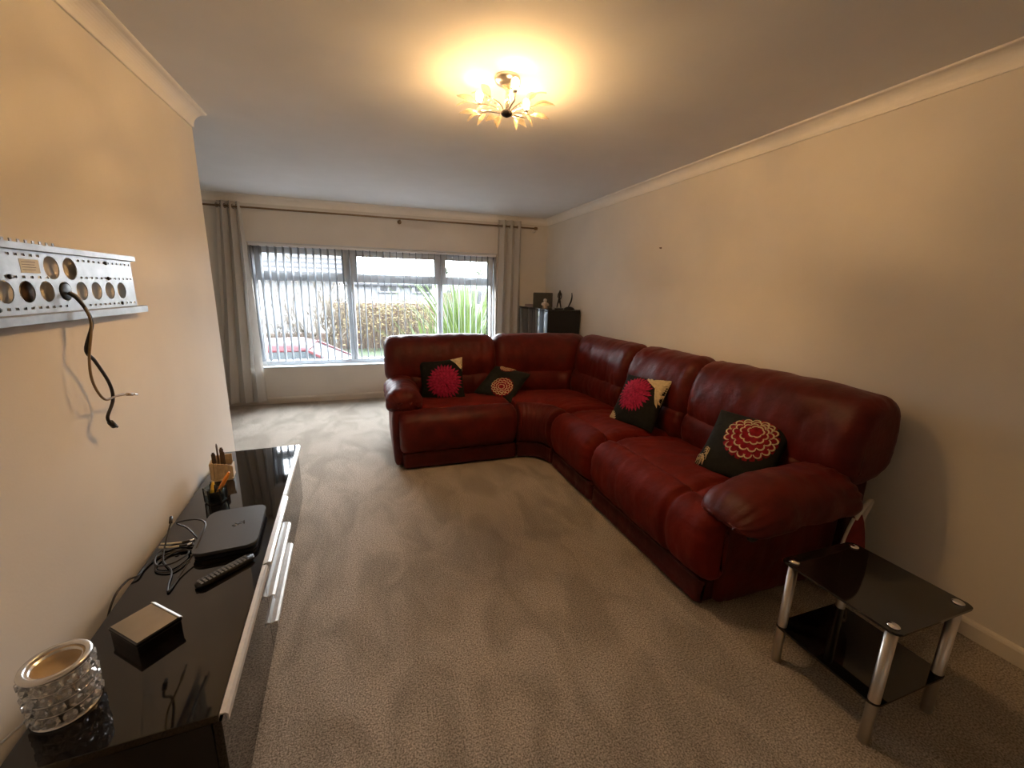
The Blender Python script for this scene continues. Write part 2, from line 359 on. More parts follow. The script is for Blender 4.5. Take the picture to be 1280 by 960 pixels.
# window
win = thing('window_1', 'wide white plastic window of three bays with small top lights', 'window', ((WX0+WX1)/2, YW+.14, WZ0)); win['kind'] = 'structure'
wl = win.location
def wb(name, x0, z0, x1, z1, y0, y1, m=MT['upvc'], bev=.006):
    return obj(name, BX(x0-wl.x, y0-wl.y, z0-wl.z, x1-wl.x, y1-wl.y, z1-wl.z, bev=bev, seg=1), m, win)
FY0, FY1 = YW+.10, YW+.18
wb('frame_side', WX0, WZ0, WX0+.055, WZ1, FY0, FY1); wb('frame_side', WX1-.055, WZ0, WX1, WZ1, FY0, FY1)
wb('frame_top', WX0+.055, WZ1-.055, WX1-.055, WZ1, FY0, FY1); wb('frame_bottom', WX0+.055, WZ0, WX1-.055, WZ0+.06, FY0, FY1)
ML = [(-.245, -.155), (.895, .965)]
for a, b in ML: wb('mullion', a, WZ0+.06, b, WZ1-.055, FY0, FY1)
bays = [(WX0+.055, ML[0][0]), (ML[0][1], ML[1][0]), (ML[1][1], WX1-.055)]
ZT0, ZT1 = 1.49, 1.55
for a, b in bays:
    wb('transom', a, ZT0, b, ZT1, FY0, FY1)
    # opening top light
    s = obj('sash', bmesh.new(), MT['upvc'], win); bm = bmesh.new()
    y0, y1 = FY0-.02-wl.y, FY0+.05-wl.y
    za, zb = ZT1-.01-wl.z, WZ1-.05-wl.z; xa, xb = a-.008-wl.x, b+.008-wl.x; f = .05
    box(bm, xa, y0, za, xa+f, y1, zb); box(bm, xb-f, y0, za, xb, y1, zb); box(bm, xa+f, y0, za, xb-f, y1, za+f); box(bm, xa+f, y0, zb-f, xb-f, y1, zb)
    bm.to_mesh(s.data); bm.free()
    pn = obj('pane', BX(xa+f, y0+.03, za+f, xb-f, y0+.036, zb-f), MT['pane'], s)
    hm = bmesh.new(); box(hm, (xa+xb)/2-.02, y0-.012, za+.008, (xa+xb)/2+.02, y0, za+.035, bev=.003, seg=1); box(hm, (xa+xb)/2-.01, y0-.03, za+.014, (xa+xb)/2+.1, y0-.012, za+.03, bev=.004, seg=1)
    obj('window_handle', hm, MT['upvc'], s)
    obj('pane', BX(a-wl.x, FY0+.04-wl.y, WZ0+.06-wl.z, b-wl.x, FY0+.046-wl.y, ZT0-wl.z), MT['pane'], win)
obj('window_sill', BX(WX0-.02-wl.x, YW-.03-wl.y, WZ0-.012-wl.z, WX1+.02-wl.x, FY0-wl.y, WZ0+.006-wl.z, bev=.006, seg=2), MT['upvc'], win)
obj('reveal', BX(WX0-.002-wl.x, YW-.004-wl.y, WZ1-wl.z, WX1+.002-wl.x, YW-wl.y, WZ1+.012-wl.z), MT['upvc'], win)

# vertical blind
vb = thing('vertical_blind', 'white vertical blind of narrow slats turned open across the window', 'blind', ((WX0+WX1)/2, YW+.02, WZ1))
obj('headrail', BX(WX0+.01-vb.location.x, -.02, -.034, WX1-.01-vb.location.x, .02, -.002, bev=.004, seg=1), MT['blindrail'], vb)
def slat_bm(w=.089, h=1.375):
    bm = bmesh.new(); n = 6; top = []
    cs = [((k/n-.5)*w, .004*math.cos((k/n-.5)*PI)) for k in range(n+1)]
    f = [[bm.verts.new((c*.0+d, c, z)) for c, d in cs] for z in (-.03, -h)]; g = [[bm.verts.new((d+.0009, c, z)) for c, d in cs] for z in (-.03, -h)]
    for A in (f, g):
        for k in range(n): bm.faces.new((A[0][k], A[0][k+1], A[1][k+1], A[1][k]))
    for z in (0, 1):
        for k in range(n): bm.faces.new((f[z][k], f[z][k+1], g[z][k+1], g[z][k]))
    bm.faces.new((f[0][0], f[1][0], g[1][0], g[0][0])); bm.faces.new((f[0][n], f[1][n], g[1][n], g[0][n]))
    return bm
NS = 37
s0 = None
for i in range(NS):
    x = WX0+.04+(WX1-WX0-.08)*i/(NS-1)-vb.location.x
    a = math.radians(-7 + random.uniform(-2.0, 2.0))
    if i == NS-2: a = math.radians(-28)
    m = T((x, 0, 0)) @ RZ(a)
    if s0 is None: s0 = obj('slat', slat_bm(), MT['blind'], vb, True); s0.matrix_local = m
    else: inst(s0, vb, m)

# ------------------------------------------------------------------ curtain pole and curtains
POLY, POLZ = YW-.10, 2.262
cp = thing('curtain_pole', 'slim brown curtain pole running across the far wall', 'curtain pole', (0.3, POLY, POLZ))
obj('pole', TUBE([(-1.98-.3, 0, 0), (2.20-.3, 0, 0)], .0105, 12), MT['pole'], cp, True)
obj('finial', LATHE([(.001, -.02), (.018, -.02), (.022, 0), (.018, .02), (.001, .022)], 14, T((2.21-.3, 0, 0)) @ RY(PI/2)), MT['pole'], cp, True)
for x in (-1.9, .42, 2.215):
    bm = bmesh.new(); lathe(bm, [(.001, 0), (.026, 0), (.026, .008), (.009, .012), (.009, .098)], 14, T((x-.3, .1, -.028)) @ RX(PI/2)); 
    ring_tube(bm, [(x-.3, 0, -.03), (x-.3, 0, -.014)], .010, 10)
    obj('bracket', bm, MT['cornice'] if x > 2 else MT['pole'], cp, True)
def curtain(x0t, x1t, x0b, x1b, ztop, zbot, folds, label, seed, amp=.05):
    root = thing('curtain', label, 'curtain', ((x0t+x1t)/2, POLY, zbot), group='curtains beside the window')
    rnd = random.Random(seed); ph = [rnd.uniform(-.5, .5) for _ in range(folds+2)]
    nu, nv = folds*14, 34; bm = bmesh.new(); g = []
    for j in range(nv+1):
        v = j/nv; z = ztop+(zbot-ztop)*v; row = []
        for i in range(nu+1):
            u = i/nu; x = (x0t+(x1t-x0t)*u)*(1-v)+(x0b+(x1b-x0b)*u)*v
            f = u*folds
            uu = f + .22*math.sin(v*2.1+ph[int(f)]*3) * v
            y = amp*math.sin(uu*2*PI)*(.8+.35*v*math.sin(3*v+5*ph[int(f)])) + .008*noise.noise(Vector((u*9, v*5, seed)))
            x += .018*math.sin(uu*4*PI)*(.4+v*.6)
            row.append(bm.verts.new((x-root.location.x, y, z-zbot)))
        g.append(row)
    for j in range(nv):
        for i in range(nu): bm.faces.new((g[j][i], g[j][i+1], g[j+1][i+1], g[j+1][i]))
    obj('drape', bm, MT['curtain'], root, True)
    for k in range(folds*2):
        u = (k+.5)/(folds*2)*1.0; x = x0t+(x1t-x0t)*(u-.25/folds+.25/folds)
        xx = x0t+(x1t-x0t)*(k/(folds*2)+.0001)
        bm = bmesh.new(); ring_tube(bm, [(xx-root.location.x+.006*math.cos(a), .021*math.cos(a), POLZ-zbot+.021*math.sin(a)) for a in [2*PI*q/14 for q in range(14)]], .004, 6, closed=True)
        obj('eyelet', bm, MT['eyelet'], root, True)
    return root
curtain(-1.49, -1.265, -1.66, -1.235, 2.315, .055, 3, 'long grey-beige eyelet curtain hanging left of the window', 3, .052)
curtain(1.675, 2.00, 1.66, 2.0, 2.34, .06, 3, 'long grey-beige eyelet curtain hanging right of the window', 11, .045)

# ------------------------------------------------------------------ corner sofa
sofa = thing('corner_sofa', 'large dark red leather corner recliner sofa along the right wall and window side', 'sofa', (1.17, 2.98, 0))
CX, CY, RI = 1.17, 2.98, .235
def path_right(y0, y1):
    return abs(y1-y0), lambda t, r: (CX+RI+r-sofa.location.x, y0+(y1-y0)*t-sofa.location.y)
def path_left(x0, x1):
    return abs(x1-x0), lambda t, r: (x0+(x1-x0)*t-sofa.location.x, CY+RI+r-sofa.location.y)
def path_corner(a0, a1):
    def f(t, r):
        a = math.radians(a0+(a1-a0)*t); n = 9.0
        k = 1/((abs(math.cos(a))**n+abs(math.sin(a))**n)**(1/n))
        wgt = max(0, min(1, (r+.02)/.75)); R_ = (RI+r)*(1+(k-1)*wgt)
        return (R_*math.cos(a), R_*math.sin(a))
    return math.radians(abs(a1-a0))*(RI+.75), f
def pillow(name, prof, path, m, R=.06, wr=.004, wf=7, seams=(), pleat=0, bulge=0, parent=None, n=64, dn=None, label=None, crown=0, cr=.006, crf=7):
    L, F = path
    P = [Vector((a, b, 0)) for a, b in prof]; C_ = crv(P, max(4, n//len(P)), True); N = len(C_)
    area = sum(C_[i].x*C_[(i+1) % N].y-C_[(i+1) % N].x*C_[i].y for i in range(N))
    nm = []
    for i in range(N):
        t = (C_[(i+1) % N]-C_[i-1]).normalized(); q = Vector((t.y, -t.x, 0)) if area > 0 else Vector((-t.y, t.x, 0)); nm.append(q)
    ss = [R*(1-math.cos(k/7*PI/2)) for k in range(8)]
    mid = max(6, int((L-2*R)/.014)); ss += [R+(L-2*R)*k/mid for k in range(1, mid)] + [L-s for s in reversed(ss)]
    bm = bmesh.new(); rings = []
    sd = random.uniform(0, 50)
    for s in ss:
        d = min(s, L-s); ins = R-math.sqrt(max(0, R*R-(R-d)**2)) if d < R else 0
        rg = []
        for i in range(N):
            p, q = C_[i], nm[i]
            off = -ins
            e = max(0, 1-ins/R)
            off += wr*noise.noise(Vector((s*wf, p.x*wf*.7, p.y*wf*.7+sd)))*e + wr*.5*noise.noise(Vector((s*wf*3, p.x*wf*2, p.y*wf*2+sd)))*e
            cz_ = noise.noise(Vector((s*crf+sd, (p.x+p.y)*2.2, sd)))*e; off -= cr*max(0, 1-abs(cz_)*7)*(.4+.6*noise.noise(Vector((s*3, p.x*4+sd, p.y*4))))*e
            off += bulge*math.sin(PI*s/L)
            for sp, dep, wd in seams: off -= dep*math.exp(-((s-sp)/wd)**2)
            if pleat and d < .16: off += pleat*math.sin((p.x+p.y)*95+3*noise.noise(Vector((p.x*9, p.y*9, sd))))*(1-d/.16)*e
            x, y = F(s/L, p.x+q.x*off)
            z = p.y+q.y*off
            if crown and p.y > .5: z += crown*(math.sin(PI*s/L)**.6-1)*((p.y-.5)/.5)
            if dn: x, y, z = dn(x, y, z, s/L)
            rg.append(bm.verts.new((x, y, max(z, .012))))
        rings.append(rg)
    for j in range(len(rings)-1):
        A, B = rings[j], rings[j+1]
        for i in range(N): bm.faces.new((A[i], A[(i+1) % N], B[(i+1) % N], B[i]))
    for rg in (rings[0][::-1], rings[-1]):
        f = bm.faces.new(rg)
        bmesh.ops.triangulate(bm, faces=[f])
    return obj(name, bm, m, parent or sofa, True, label)
P_foot = [(.02, .135), (-.04, .20), (-.062, .31), (-.05, .40), (-.005, .46), (.06, .483), (.112, .465), (.125, .38), (.12, .2), (.08, .14)]
P_seat = [(.115, .28), (.108, .42), (.135, .474), (.26, .492), (.45, .478), (.60, .455), (.655, .41), (.65, .3), (.4, .24)]
P_base = [(.0, .015), (-.012, .05), (-.008, .12), (.03, .15), (.4, .16), (.85, .16), (.90, .12), (.90, .03), (.6, .012), (.2, .012)]
P_lumb = [(.64, .40), (.595, .47), (.585, .55), (.61, .63), (.68, .68), (.78, .68), (.83, .55), (.80, .42)]
P_back = [(.655, .585), (.615, .67), (.62, .80), (.665, .92), (.73, .985), (.82, 1.005), (.90, .985), (.95, .91), (.96, .78), (.93, .64), (.80, .57)]
P_shell = [(.80, .05), (.80, .40), (.80, .70), (.90, .78), (.945, .60), (.945, .30), (.94, .05), (.87, .03)]
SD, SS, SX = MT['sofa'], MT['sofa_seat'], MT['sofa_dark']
# near recliner (y 1.25..2.28), middle seat (2.28..2.97), corner, left recliner (x .19..1.17)
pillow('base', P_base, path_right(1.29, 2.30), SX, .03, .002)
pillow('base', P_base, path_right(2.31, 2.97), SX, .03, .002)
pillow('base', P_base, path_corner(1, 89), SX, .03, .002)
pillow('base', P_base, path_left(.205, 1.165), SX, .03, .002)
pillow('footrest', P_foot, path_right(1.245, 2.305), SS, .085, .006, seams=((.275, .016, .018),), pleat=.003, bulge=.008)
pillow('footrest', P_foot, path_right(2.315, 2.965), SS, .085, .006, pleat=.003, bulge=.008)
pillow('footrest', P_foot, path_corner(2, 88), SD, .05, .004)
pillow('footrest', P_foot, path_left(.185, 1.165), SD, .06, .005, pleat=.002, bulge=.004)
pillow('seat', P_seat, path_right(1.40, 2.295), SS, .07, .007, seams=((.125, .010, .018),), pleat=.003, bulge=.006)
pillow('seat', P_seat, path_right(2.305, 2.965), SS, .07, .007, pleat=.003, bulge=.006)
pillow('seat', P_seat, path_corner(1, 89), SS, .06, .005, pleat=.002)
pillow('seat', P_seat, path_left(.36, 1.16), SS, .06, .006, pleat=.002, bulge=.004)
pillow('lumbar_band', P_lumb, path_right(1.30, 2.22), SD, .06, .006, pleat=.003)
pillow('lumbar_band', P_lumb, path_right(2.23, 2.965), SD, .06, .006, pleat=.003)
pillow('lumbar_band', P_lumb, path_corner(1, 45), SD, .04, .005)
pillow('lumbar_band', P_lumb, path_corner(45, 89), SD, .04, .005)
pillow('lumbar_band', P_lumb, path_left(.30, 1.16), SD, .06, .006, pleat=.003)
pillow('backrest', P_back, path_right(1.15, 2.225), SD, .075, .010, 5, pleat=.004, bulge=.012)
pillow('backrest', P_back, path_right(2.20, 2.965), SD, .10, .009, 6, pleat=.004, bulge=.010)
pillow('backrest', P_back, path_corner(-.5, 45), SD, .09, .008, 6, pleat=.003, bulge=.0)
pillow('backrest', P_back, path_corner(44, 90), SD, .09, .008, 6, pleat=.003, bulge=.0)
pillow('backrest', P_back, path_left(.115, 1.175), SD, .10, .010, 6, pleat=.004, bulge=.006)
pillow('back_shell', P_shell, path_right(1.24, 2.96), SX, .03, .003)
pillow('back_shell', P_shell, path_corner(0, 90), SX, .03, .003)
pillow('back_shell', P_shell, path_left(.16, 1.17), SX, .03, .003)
# arms: swept along the depth (r), cross-section across the arm
def arm_path(fr, side):   # side 'R' : arm centre y ; 'L': arm centre x
    kind, c = side
    def f(t, q):
        r = fr[0]+(fr[1]-fr[0])*t
        if kind == 'R': return (CX+RI+r-sofa.location.x, c+q-sofa.location.y)
        return (c+q-sofa.location.x, CY+RI+r-sofa.location.y)
    return abs(fr[1]-fr[0]), f
P_arm = [(-.15, .475), (-.175, .53), (-.15, .60), (-.06, .655), (.06, .655), (.14, .60), (.16, .53), (.13, .475), (0, .45)]
P_armp = [(-.075, .03), (-.09, .2), (-.09, .42), (-.06, .50), (.07, .50), (.09, .40), (.09, .2), (.08, .03), (0, .02)]
def dn_arm(x, y, z, t):   # the pad droops at its front end
    d = max(0, .42-t)/.42
    return x, y, .46+(z-.46)*(1-.52*d**1.6)-.012*d
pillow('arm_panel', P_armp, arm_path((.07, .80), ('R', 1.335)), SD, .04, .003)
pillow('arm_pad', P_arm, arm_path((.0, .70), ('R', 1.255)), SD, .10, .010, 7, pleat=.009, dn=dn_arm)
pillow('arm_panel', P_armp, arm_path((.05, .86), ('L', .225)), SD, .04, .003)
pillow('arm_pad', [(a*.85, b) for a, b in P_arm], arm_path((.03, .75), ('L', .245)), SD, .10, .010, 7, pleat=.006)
hb = LATHE([(.001, 0), (.036, 0), (.036, .004), (.030, .008), (.026, .003), (.001, .003)], 20, T((1.62-CX, 1.243-CY, .37)) @ RX(PI/2) @ Matrix.Diagonal((1.25, .85, 1, 1)))
obj('recliner_handle', hb, MT['black_plastic'], sofa, True, 'black recessed recliner pull')

# ------------------------------------------------------------------ cushions
HS, HH = .203, .062
def cpos(u, v, off=0):
    u = max(-1, min(1, u)); v = max(-1, min(1, v))
    px = HS*u*(1-.07*(1-v*v)*abs(u)); py = HS*v*(1-.07*(1-u*u)*abs(v))
    h = HH*max(0, (1-u*u)*(1-v*v))**.42
    h += .004*noise.noise(Vector((u*3, v*3, 2)))*min(1, h/.02)
    return Vector((px, py, h+off))
def cushion(label, ctr, U, V, flowers, group=None, seed=0):
    U = Vector(U).normalized(); N_ = U.cross(Vector(V)).normalized(); V = N_.cross(U)
    root = thing('cushion', label, 'cushion', ctr, group='flower cushions on the corner sofa')
    Mx = Matrix((U, V, N_)).transposed().to_4x4(); root.rotation_euler = Mx.to_euler()
    bm = bmesh.new(); n = 26; fr, bk = [], []
    sm = lambda t: math.sin(t*PI/2)
    for j in range(n+1):
        a, b = [], []
        for i in range(n+1):
            u, v = sm(2*i/n-1), sm(2*j/n-1); p = cpos(u, v)
            va = bm.verts.new(p); a.append(va)
            b.append(va if i in (0, n) or j in (0, n) else bm.verts.new((p.x, p.y, -p.z)))
        fr.append(a); bk.append(b)
    for j in range(n):
        for i in range(n):
            bm.faces.new((fr[j][i], fr[j][i+1], fr[j+1][i+1], fr[j+1][i])); bm.faces.new((bk[j][i], bk[j+1][i], bk[j+1][i+1], bk[j][i+1]))
    obj('cover', bm, MT['cushion_black'], root, True)
    rnd = random.Random(seed)
    def petal(bm, cu, cv, ang, r0, r1, wd, off, tip=.0):
        ca, sa = math.cos(ang), math.sin(ang)
        L = [(r0, 0, 0), (r0+(r1-r0)*.45, wd*.8, .5), (r0+(r1-r0)*.75, wd, .7), (r1, wd*tip, 0)]
        Lp = []; 
        for rr, ww, hh in L:
            row = []
            for sgn in (-1, 0, 1):
                u = cu+ca*rr-sa*ww*sgn; v = cv+sa*rr+ca*ww*sgn
                row.append(bm.verts.new(cpos(u, v, off+(.006*hh if sgn == 0 else .0015))))
            Lp.append(row)
        for k in range(3):
            for s in range(2):
                try: bm.faces.new((Lp[k][s], Lp[k][s+1], Lp[k+1][s+1], Lp[k+1][s]))
                except ValueError: pass
    def ribbon(bm, pts, wd, off):
        A = []
        for i, (u, v) in enumerate(pts):
            a = pts[max(i-1, 0)]; b = pts[min(i+1, len(pts)-1)]; dx, dy = b[0]-a[0], b[1]-a[1]; l = math.hypot(dx, dy) or 1
            k = wd*(.35+.65*math.sin(PI*(.12+.76*i/(len(pts)-1))))
            A.append((bm.verts.new(cpos(u-dy/l*k, v+dx/l*k, off)), bm.verts.new(cpos(u, v, off+.003)), bm.verts.new(cpos(u+dy/l*k, v-dx/l*k, off))))
        for i in range(len(A)-1):
            for s in range(2): bm.faces.new((A[i][s], A[i][s+1], A[i+1][s+1], A[i+1][s]))
    for fl in flowers:
        k = fl[0]
        bm = bmesh.new()
        if k == 'pink':
            _, cu, cv, R_ = fl
            for r0, r1, cnt, of in ((.30, 1.0, 30, .004), (.22, .80, 26, .008), (.12, .58, 20, .012), (.02, .38, 14, .016), (0, .2, 9, .02)):
                for i in range(cnt):
                    a = 2*PI*(i+rnd.uniform(-.2, .2))/cnt; petal(bm, cu, cv, a, r0*R_, R_*(r1+rnd.uniform(-.07, .04)), R_*(r0+r1)/2*PI/cnt*1.05, of)
            obj('flower_applique', bm, MT['pink'], root, False, 'raised pink felt flower', 'stuff')
        elif k == 'cream':
            _, cu, cv, R_, a0, a1 = fl
            for r0, r1, cnt, of in ((.2, 1.0, 22, .002), (.1, .72, 18, .004), (0, .45, 12, .006)):
                for i in range(cnt):
                    a = a0+(a1-a0)*(i+.5)/cnt; petal(bm, cu, cv, a, r0*R_, R_*r1, R_*(r0+r1)/2*(a1-a0)/2/cnt*1.15, of)
            obj('corner_flower', bm, MT['cream'], root, False, 'cream felt petals at the corner', 'stuff')
        elif k == 'mum':
            _, cu, cv, R_, sq, dr = fl
            red = bmesh.new()
            for r0, r1, cnt, of in ((.1, .98, 22, .002), (.05, .72, 16, .004), (0, .45, 10, .006)):
                for i in range(cnt): petal(red, cu+dr[0]*(1-r1), cv+dr[1]*(1-r1), 2*PI*i/cnt, r0*R_, R_*r1, R_*.55*2*PI/cnt, of, .5)
            obj('flower_petals', red, MT['crimson'], root, False, 'crimson felt petals', 'stuff')
            for rr, cnt in ((.94, 17), (.72, 13), (.50, 10), (.28, 6)):
                for i in range(cnt):
                    a = 2*PI*(i+.5*(cnt % 2)+rnd.uniform(-.15, .15))/cnt; hw = PI/cnt*1.02; pts = []
                    for q in range(8):
                        th = -1.25+2.5*q/7
                        r_ = R_*rr*(.80+.20*math.cos(th*1.15)); aa = a+hw*math.sin(th)
                        pts.append((cu+dr[0]*(1-rr)+r_*math.cos(aa), cv+dr[1]*(1-rr)+r_*math.sin(aa)*sq))
                    ribbon(bm, pts, R_*.030, .008+.004*(1-rr))
            obj('petal_outlines', bm, MT['cream'], root, False, 'cream felt scallop outlines', 'stuff')
        elif k == 'drips':
            _, cu, cv, R_ = fl
            for i in range(16):
                a = rnd.uniform(-2.6, .9); r_ = R_*rnd.uniform(.25, 1)
                bu, bv = cu+r_*math.cos(a)*.6, cv+r_*math.sin(a)
                ribbon(bm, [(bu+R_*.16*math.cos(t), bv+R_*.16*math.sin(t)) for t in [PI*.95-q*.55 for q in range(6)]]+[(bu+R_*.16, bv-R_*.45)], R_*.05, .004)
            obj('small_flower', bm, MT['cream'], root, False, 'small cream outlined flower', 'stuff')
    return root
cushion('black cushion with one crimson and cream scalloped flower against the near sofa arm', (1.90, 1.61, .625), (.30, -.95, .02), (.66, .12, .76),
        [('mum', .20, .22, .70, .95, (.10, .30)), ('drips', -.88, -.55, .32)], seed=1)
cushion('black cushion with a bright pink flower and cream corner on the middle seat', (1.89, 2.53, .645), (.25, -.96, .05), (.50, .06, .86),
        [('cream', .62, .55, .75, -1.2, 2.6), ('cream', -.95, -.92, .35, 0, 6.28), ('pink', -.14, .22, .76)], seed=2)
cushion('black cushion with a deep pink flower and cream corner, beside the far left arm', (.605, 3.70, .615), (.93, -.34, .14), (-.08, .42, .90),
        [('cream', .72, .72, .55, -.9, 2.4), ('cream', -.72, -.80, .42, 2.6, 6.0), ('pink', .16, -.08, .84)], seed=3)
cushion('black cushion with two crimson and cream flowers lying slanted in the sofa corner', (1.17, 3.66, .575), (.66, -.74, -.10), (.68, .52, .52),
        [('mum', .28, -.42, .56, .9, (0, -.1)), ('mum', -.15, .92, .42, .9, (0, .1))], seed=4)

# ------------------------------------------------------------------ red bag
bag = thing('cloth_bag', 'red cloth bag with white trim and strap standing behind the near sofa arm', 'bag', (2.185, 1.165, 0))
bm = bmesh.new(); rows = []
for z, wx, wy in ((0, .07, .045), (.04, .085, .055), (.15, .085, .05), (.25, .075, .04), (.33, .06, .028), (.38, .045, .018), (.42, .022, .010)):
    rows.append([bm.verts.new((wx*math.cos(a)*(1+.1*noise.noise(Vector((a, z*9, 0)))), wy*math.sin(a)*(1+.15*noise.noise(Vector((a*2, z*9, 4)))), z)) for a in [2*PI*k/20 for k in range(20)]])
for A, B in zip(rows, rows[1:]):
    for k in range(20): bm.faces.new((A[k], A[(k+1) % 20], B[(k+1) % 20], B[k]))
bm.faces.new(rows[0][::-1]); bm.faces.new(rows[-1])
obj('bag_body', bm, MT['bag_red'], bag, True)
for sgn in (-1, 1):
    obj('trim', TUBE(crv([(sgn*.088, 0, .01), (sgn*.095, -.01, .08), (sgn*.090, -.005, .17), (sgn*.078, 0, .26), (sgn*.06, .0, .34), (sgn*.03, 0, .41)], 5), .0075, 8), MT['bag_white'], bag, True, 'white edge trim')
obj('strap', TUBE(crv([(-.02, 0, .40), (.0, -.01, .46), (.035, -.015, .50), (.05, -.01, .48), (.045, 0, .42), (.03, 0, .38)], 6), .010, 8), MT['bag_white'], bag, True, 'white strap')

# ------------------------------------------------------------------ glass side table
tbx0, tbx1, tby0, tby1 = 1.462, 1.858, .610, .998
st = thing('side_table', 'small black glass side table on four chrome legs beside the sofa arm', 'table', ((tbx0+tbx1)/2, (tby0+tby1)/2, 0))
def glass_slab(name, x0, y0, x1, y1, z0, z1, r=.022):
    bm = bmesh.new(); prism(bm, rrect(x0, y0, x1, y1, r), z0, z1)
    es = [e for e in bm.edges if abs(e.verts[0].co.z-e.verts[1].co.z) < 1e-6]
    bmesh.ops.bevel(bm, geom=es, offset=.0018, segments=2, affect='EDGES'); return obj(name, bm, MT['smoke_glass'], st)
hx, hy = (tbx1-tbx0)/2, (tby1-tby0)/2
glass_slab('glass_top', -hx, -hy, hx, hy, .442, .450)
glass_slab('glass_shelf', -hx+.012, -hy+.012, hx-.012, hy-.012, .158, .166)
for sx in (-1, 1):
    for sy in (-1, 1):
        x, y = sx*(hx-.032), sy*(hy-.032)
        leg = obj('leg', LATHE([(.001, 0), (.0155, 0), (.0168, .004), (.0168, .440), (.001, .4415)], 20, T((x, y, 0))), MT['satin'], st, True)
        obj('leg_cap', LATHE([(.001, .450), (.017, .450), (.017, .4535), (.012, .456), (.001, .457)], 20, T((x, y, 0))), MT['chrome'], leg, True)

# ------------------------------------------------------------------ television unit
ANG = math.atan2(.0493, 1)
TVL, TVD, TVH = 1.93, .415, .40
fd = Vector((-math.sin(ANG), math.cos(ANG), 0)); nn = Vector((math.cos(ANG), math.sin(ANG), 0))
org = Vector((-.399, 1.003, 0))-nn*TVD
tv = thing('television_unit', 'long low black gloss television unit with silver handle strips against the left wall', 'cabinet', org, ANG)
BG, BMt = MT['black_gloss'], MT['black_matt']
obj('top', BX(0, 0, TVH-.022, TVD-.004, TVL, TVH, bev=.0015, seg=1), BG, tv)
obj('side_panel', BX(.0, .0, .03, TVD-.022, .02, TVH-.0225), BMt, tv); obj('side_panel', BX(0, TVL-.02, .03, TVD-.022, TVL, TVH-.0225), BMt, tv)
obj('back_panel', BX(0, .02, .03, .006, TVL-.02, TVH-.0225), BMt, tv); obj('bottom_panel', BX(.006, .02, .03, TVD-.022, TVL-.02, .05), BMt, tv)
obj('plinth', BX(.03, .02, 0, TVD-.03, TVL-.02, .03), BMt, tv)
Y1, Y2 = .612, 1.19
for yy in (Y1, Y2): obj('divider', BX(.006, yy-.008, .05, TVD-.022, yy+.008, TVH-.0225), BMt, tv)
def handle_bm(y0, y1, z, hgt, pr, slant):
    p = [(TVD-.002, z), (TVD+pr*.6, z), (TVD+pr, z-hgt*.25), (TVD+pr, z-hgt), (TVD+pr-.003, z-hgt), (TVD+pr-.004, z-hgt*.3), (TVD+pr*.5, z-.004), (TVD-.002, z-.004)]
    bm = bmesh.new(); A = [bm.verts.new((x, y0, zz)) for x, zz in p]; B = [bm.verts.new((x, y1, zz)) for x, zz in p]
    if slant:
        for v in A: v.co.y += (v.co.x-TVD)*slant
        for v in B: v.co.y -= (v.co.x-TVD)*slant
    n = len(p)
    for i in range(n): bm.faces.new((A[i], A[(i+1) % n], B[(i+1) % n], B[i]))
    bm.faces.new(A[::-1]); bm.faces.new(B); return bm
for y0, y1 in ((.002, Y1-.003), (Y2+.003, TVL-.002)):
    d = obj('door', BX(TVD-.02, y0, .012, TVD, y1, TVH-.024, bev=.001, seg=1), BG, tv)
    obj('handle', handle_bm(y0, y1, TVH-.0005, .026, .016, 0), MT['silver_paint'], d)
dz = (TVH-.024-.012)/3
for k in range(3):
    z0 = .012+k*dz; d = obj('drawer', BX(TVD-.02, Y1, z0, TVD, Y2, z0+dz-.004, bev=.001, seg=1), BG, tv)
    zt = TVH+.001 if k == 2 else z0+dz-.001
    obj('handle', handle_bm(Y1+.004, Y2-.004, zt, .022, .024, .5), MT['silver_paint'], d)
ZT = TVH+.0005

# ------------------------------------------------------------------ things on the television unit
ch = thing('crystal_wax_warmer', 'round silver wax warmer studded with clear crystals on the near end of the black unit', 'candle holder', (-.762, 1.138, ZT))
Rw = .060
obj('base_ring', LATHE([(Rw-.014, .0), (Rw+.003, 0), (Rw+.004, .004), (Rw-.014, .006)], 36, None, True), MT['silver'], ch, True)
obj('base_plate', LATHE([(.001, .001), (Rw-.01, .001), (Rw-.01, .005), (.001, .005)], 30), MT['silver'], ch, True)
obj('liner', LATHE([(Rw-.012, .006), (Rw-.012, .136), (Rw-.015, .136), (Rw-.015, .006)], 36, None, True), MT['silver'], ch, True)
obj('rim', LATHE([(Rw-.008, .132), (Rw+.003, .131), (Rw+.006, .136), (Rw+.003, .142), (Rw-.006, .143), (Rw-.010, .138)], 40, None, True), MT['silver'], ch, True, 'bright silver rim')
obj('wax_dish', LATHE([(.001, .100), (Rw-.026, .102), (Rw-.0155, .115), (Rw-.0095, .137), (Rw-.0125, .137), (Rw-.019, .117), (Rw-.029, .106), (.001, .104)], 30), MT['wax_bowl'], ch, True, 'beige inner dish')
for z in (.0365, .067, .0975):
    obj('wire_ring', TUBE([(Rw*math.cos(2*PI*k/36), Rw*math.sin(2*PI*k/36), z) for k in range(36)], .0016, 6, True), MT['silver'], ch, True)
cbm = bmesh.new(); bmesh.ops.create_icosphere(cbm, subdivisions=1, radius=.0148)
for v in cbm.verts: v.co.x *= .7
cr0 = None
for j in range(4):
    for i in range(13):
        a = 2*PI*(i+.5*(j % 2))/13; m = T((Rw*math.cos(a)*1.01, Rw*math.sin(a)*1.01, .0215+j*.0305)) @ RZ(a)
        if cr0 is None: cr0 = obj('crystal', cbm, MT['crystal'], ch); cr0.matrix_local = m
        else: inst(cr0, ch, m)
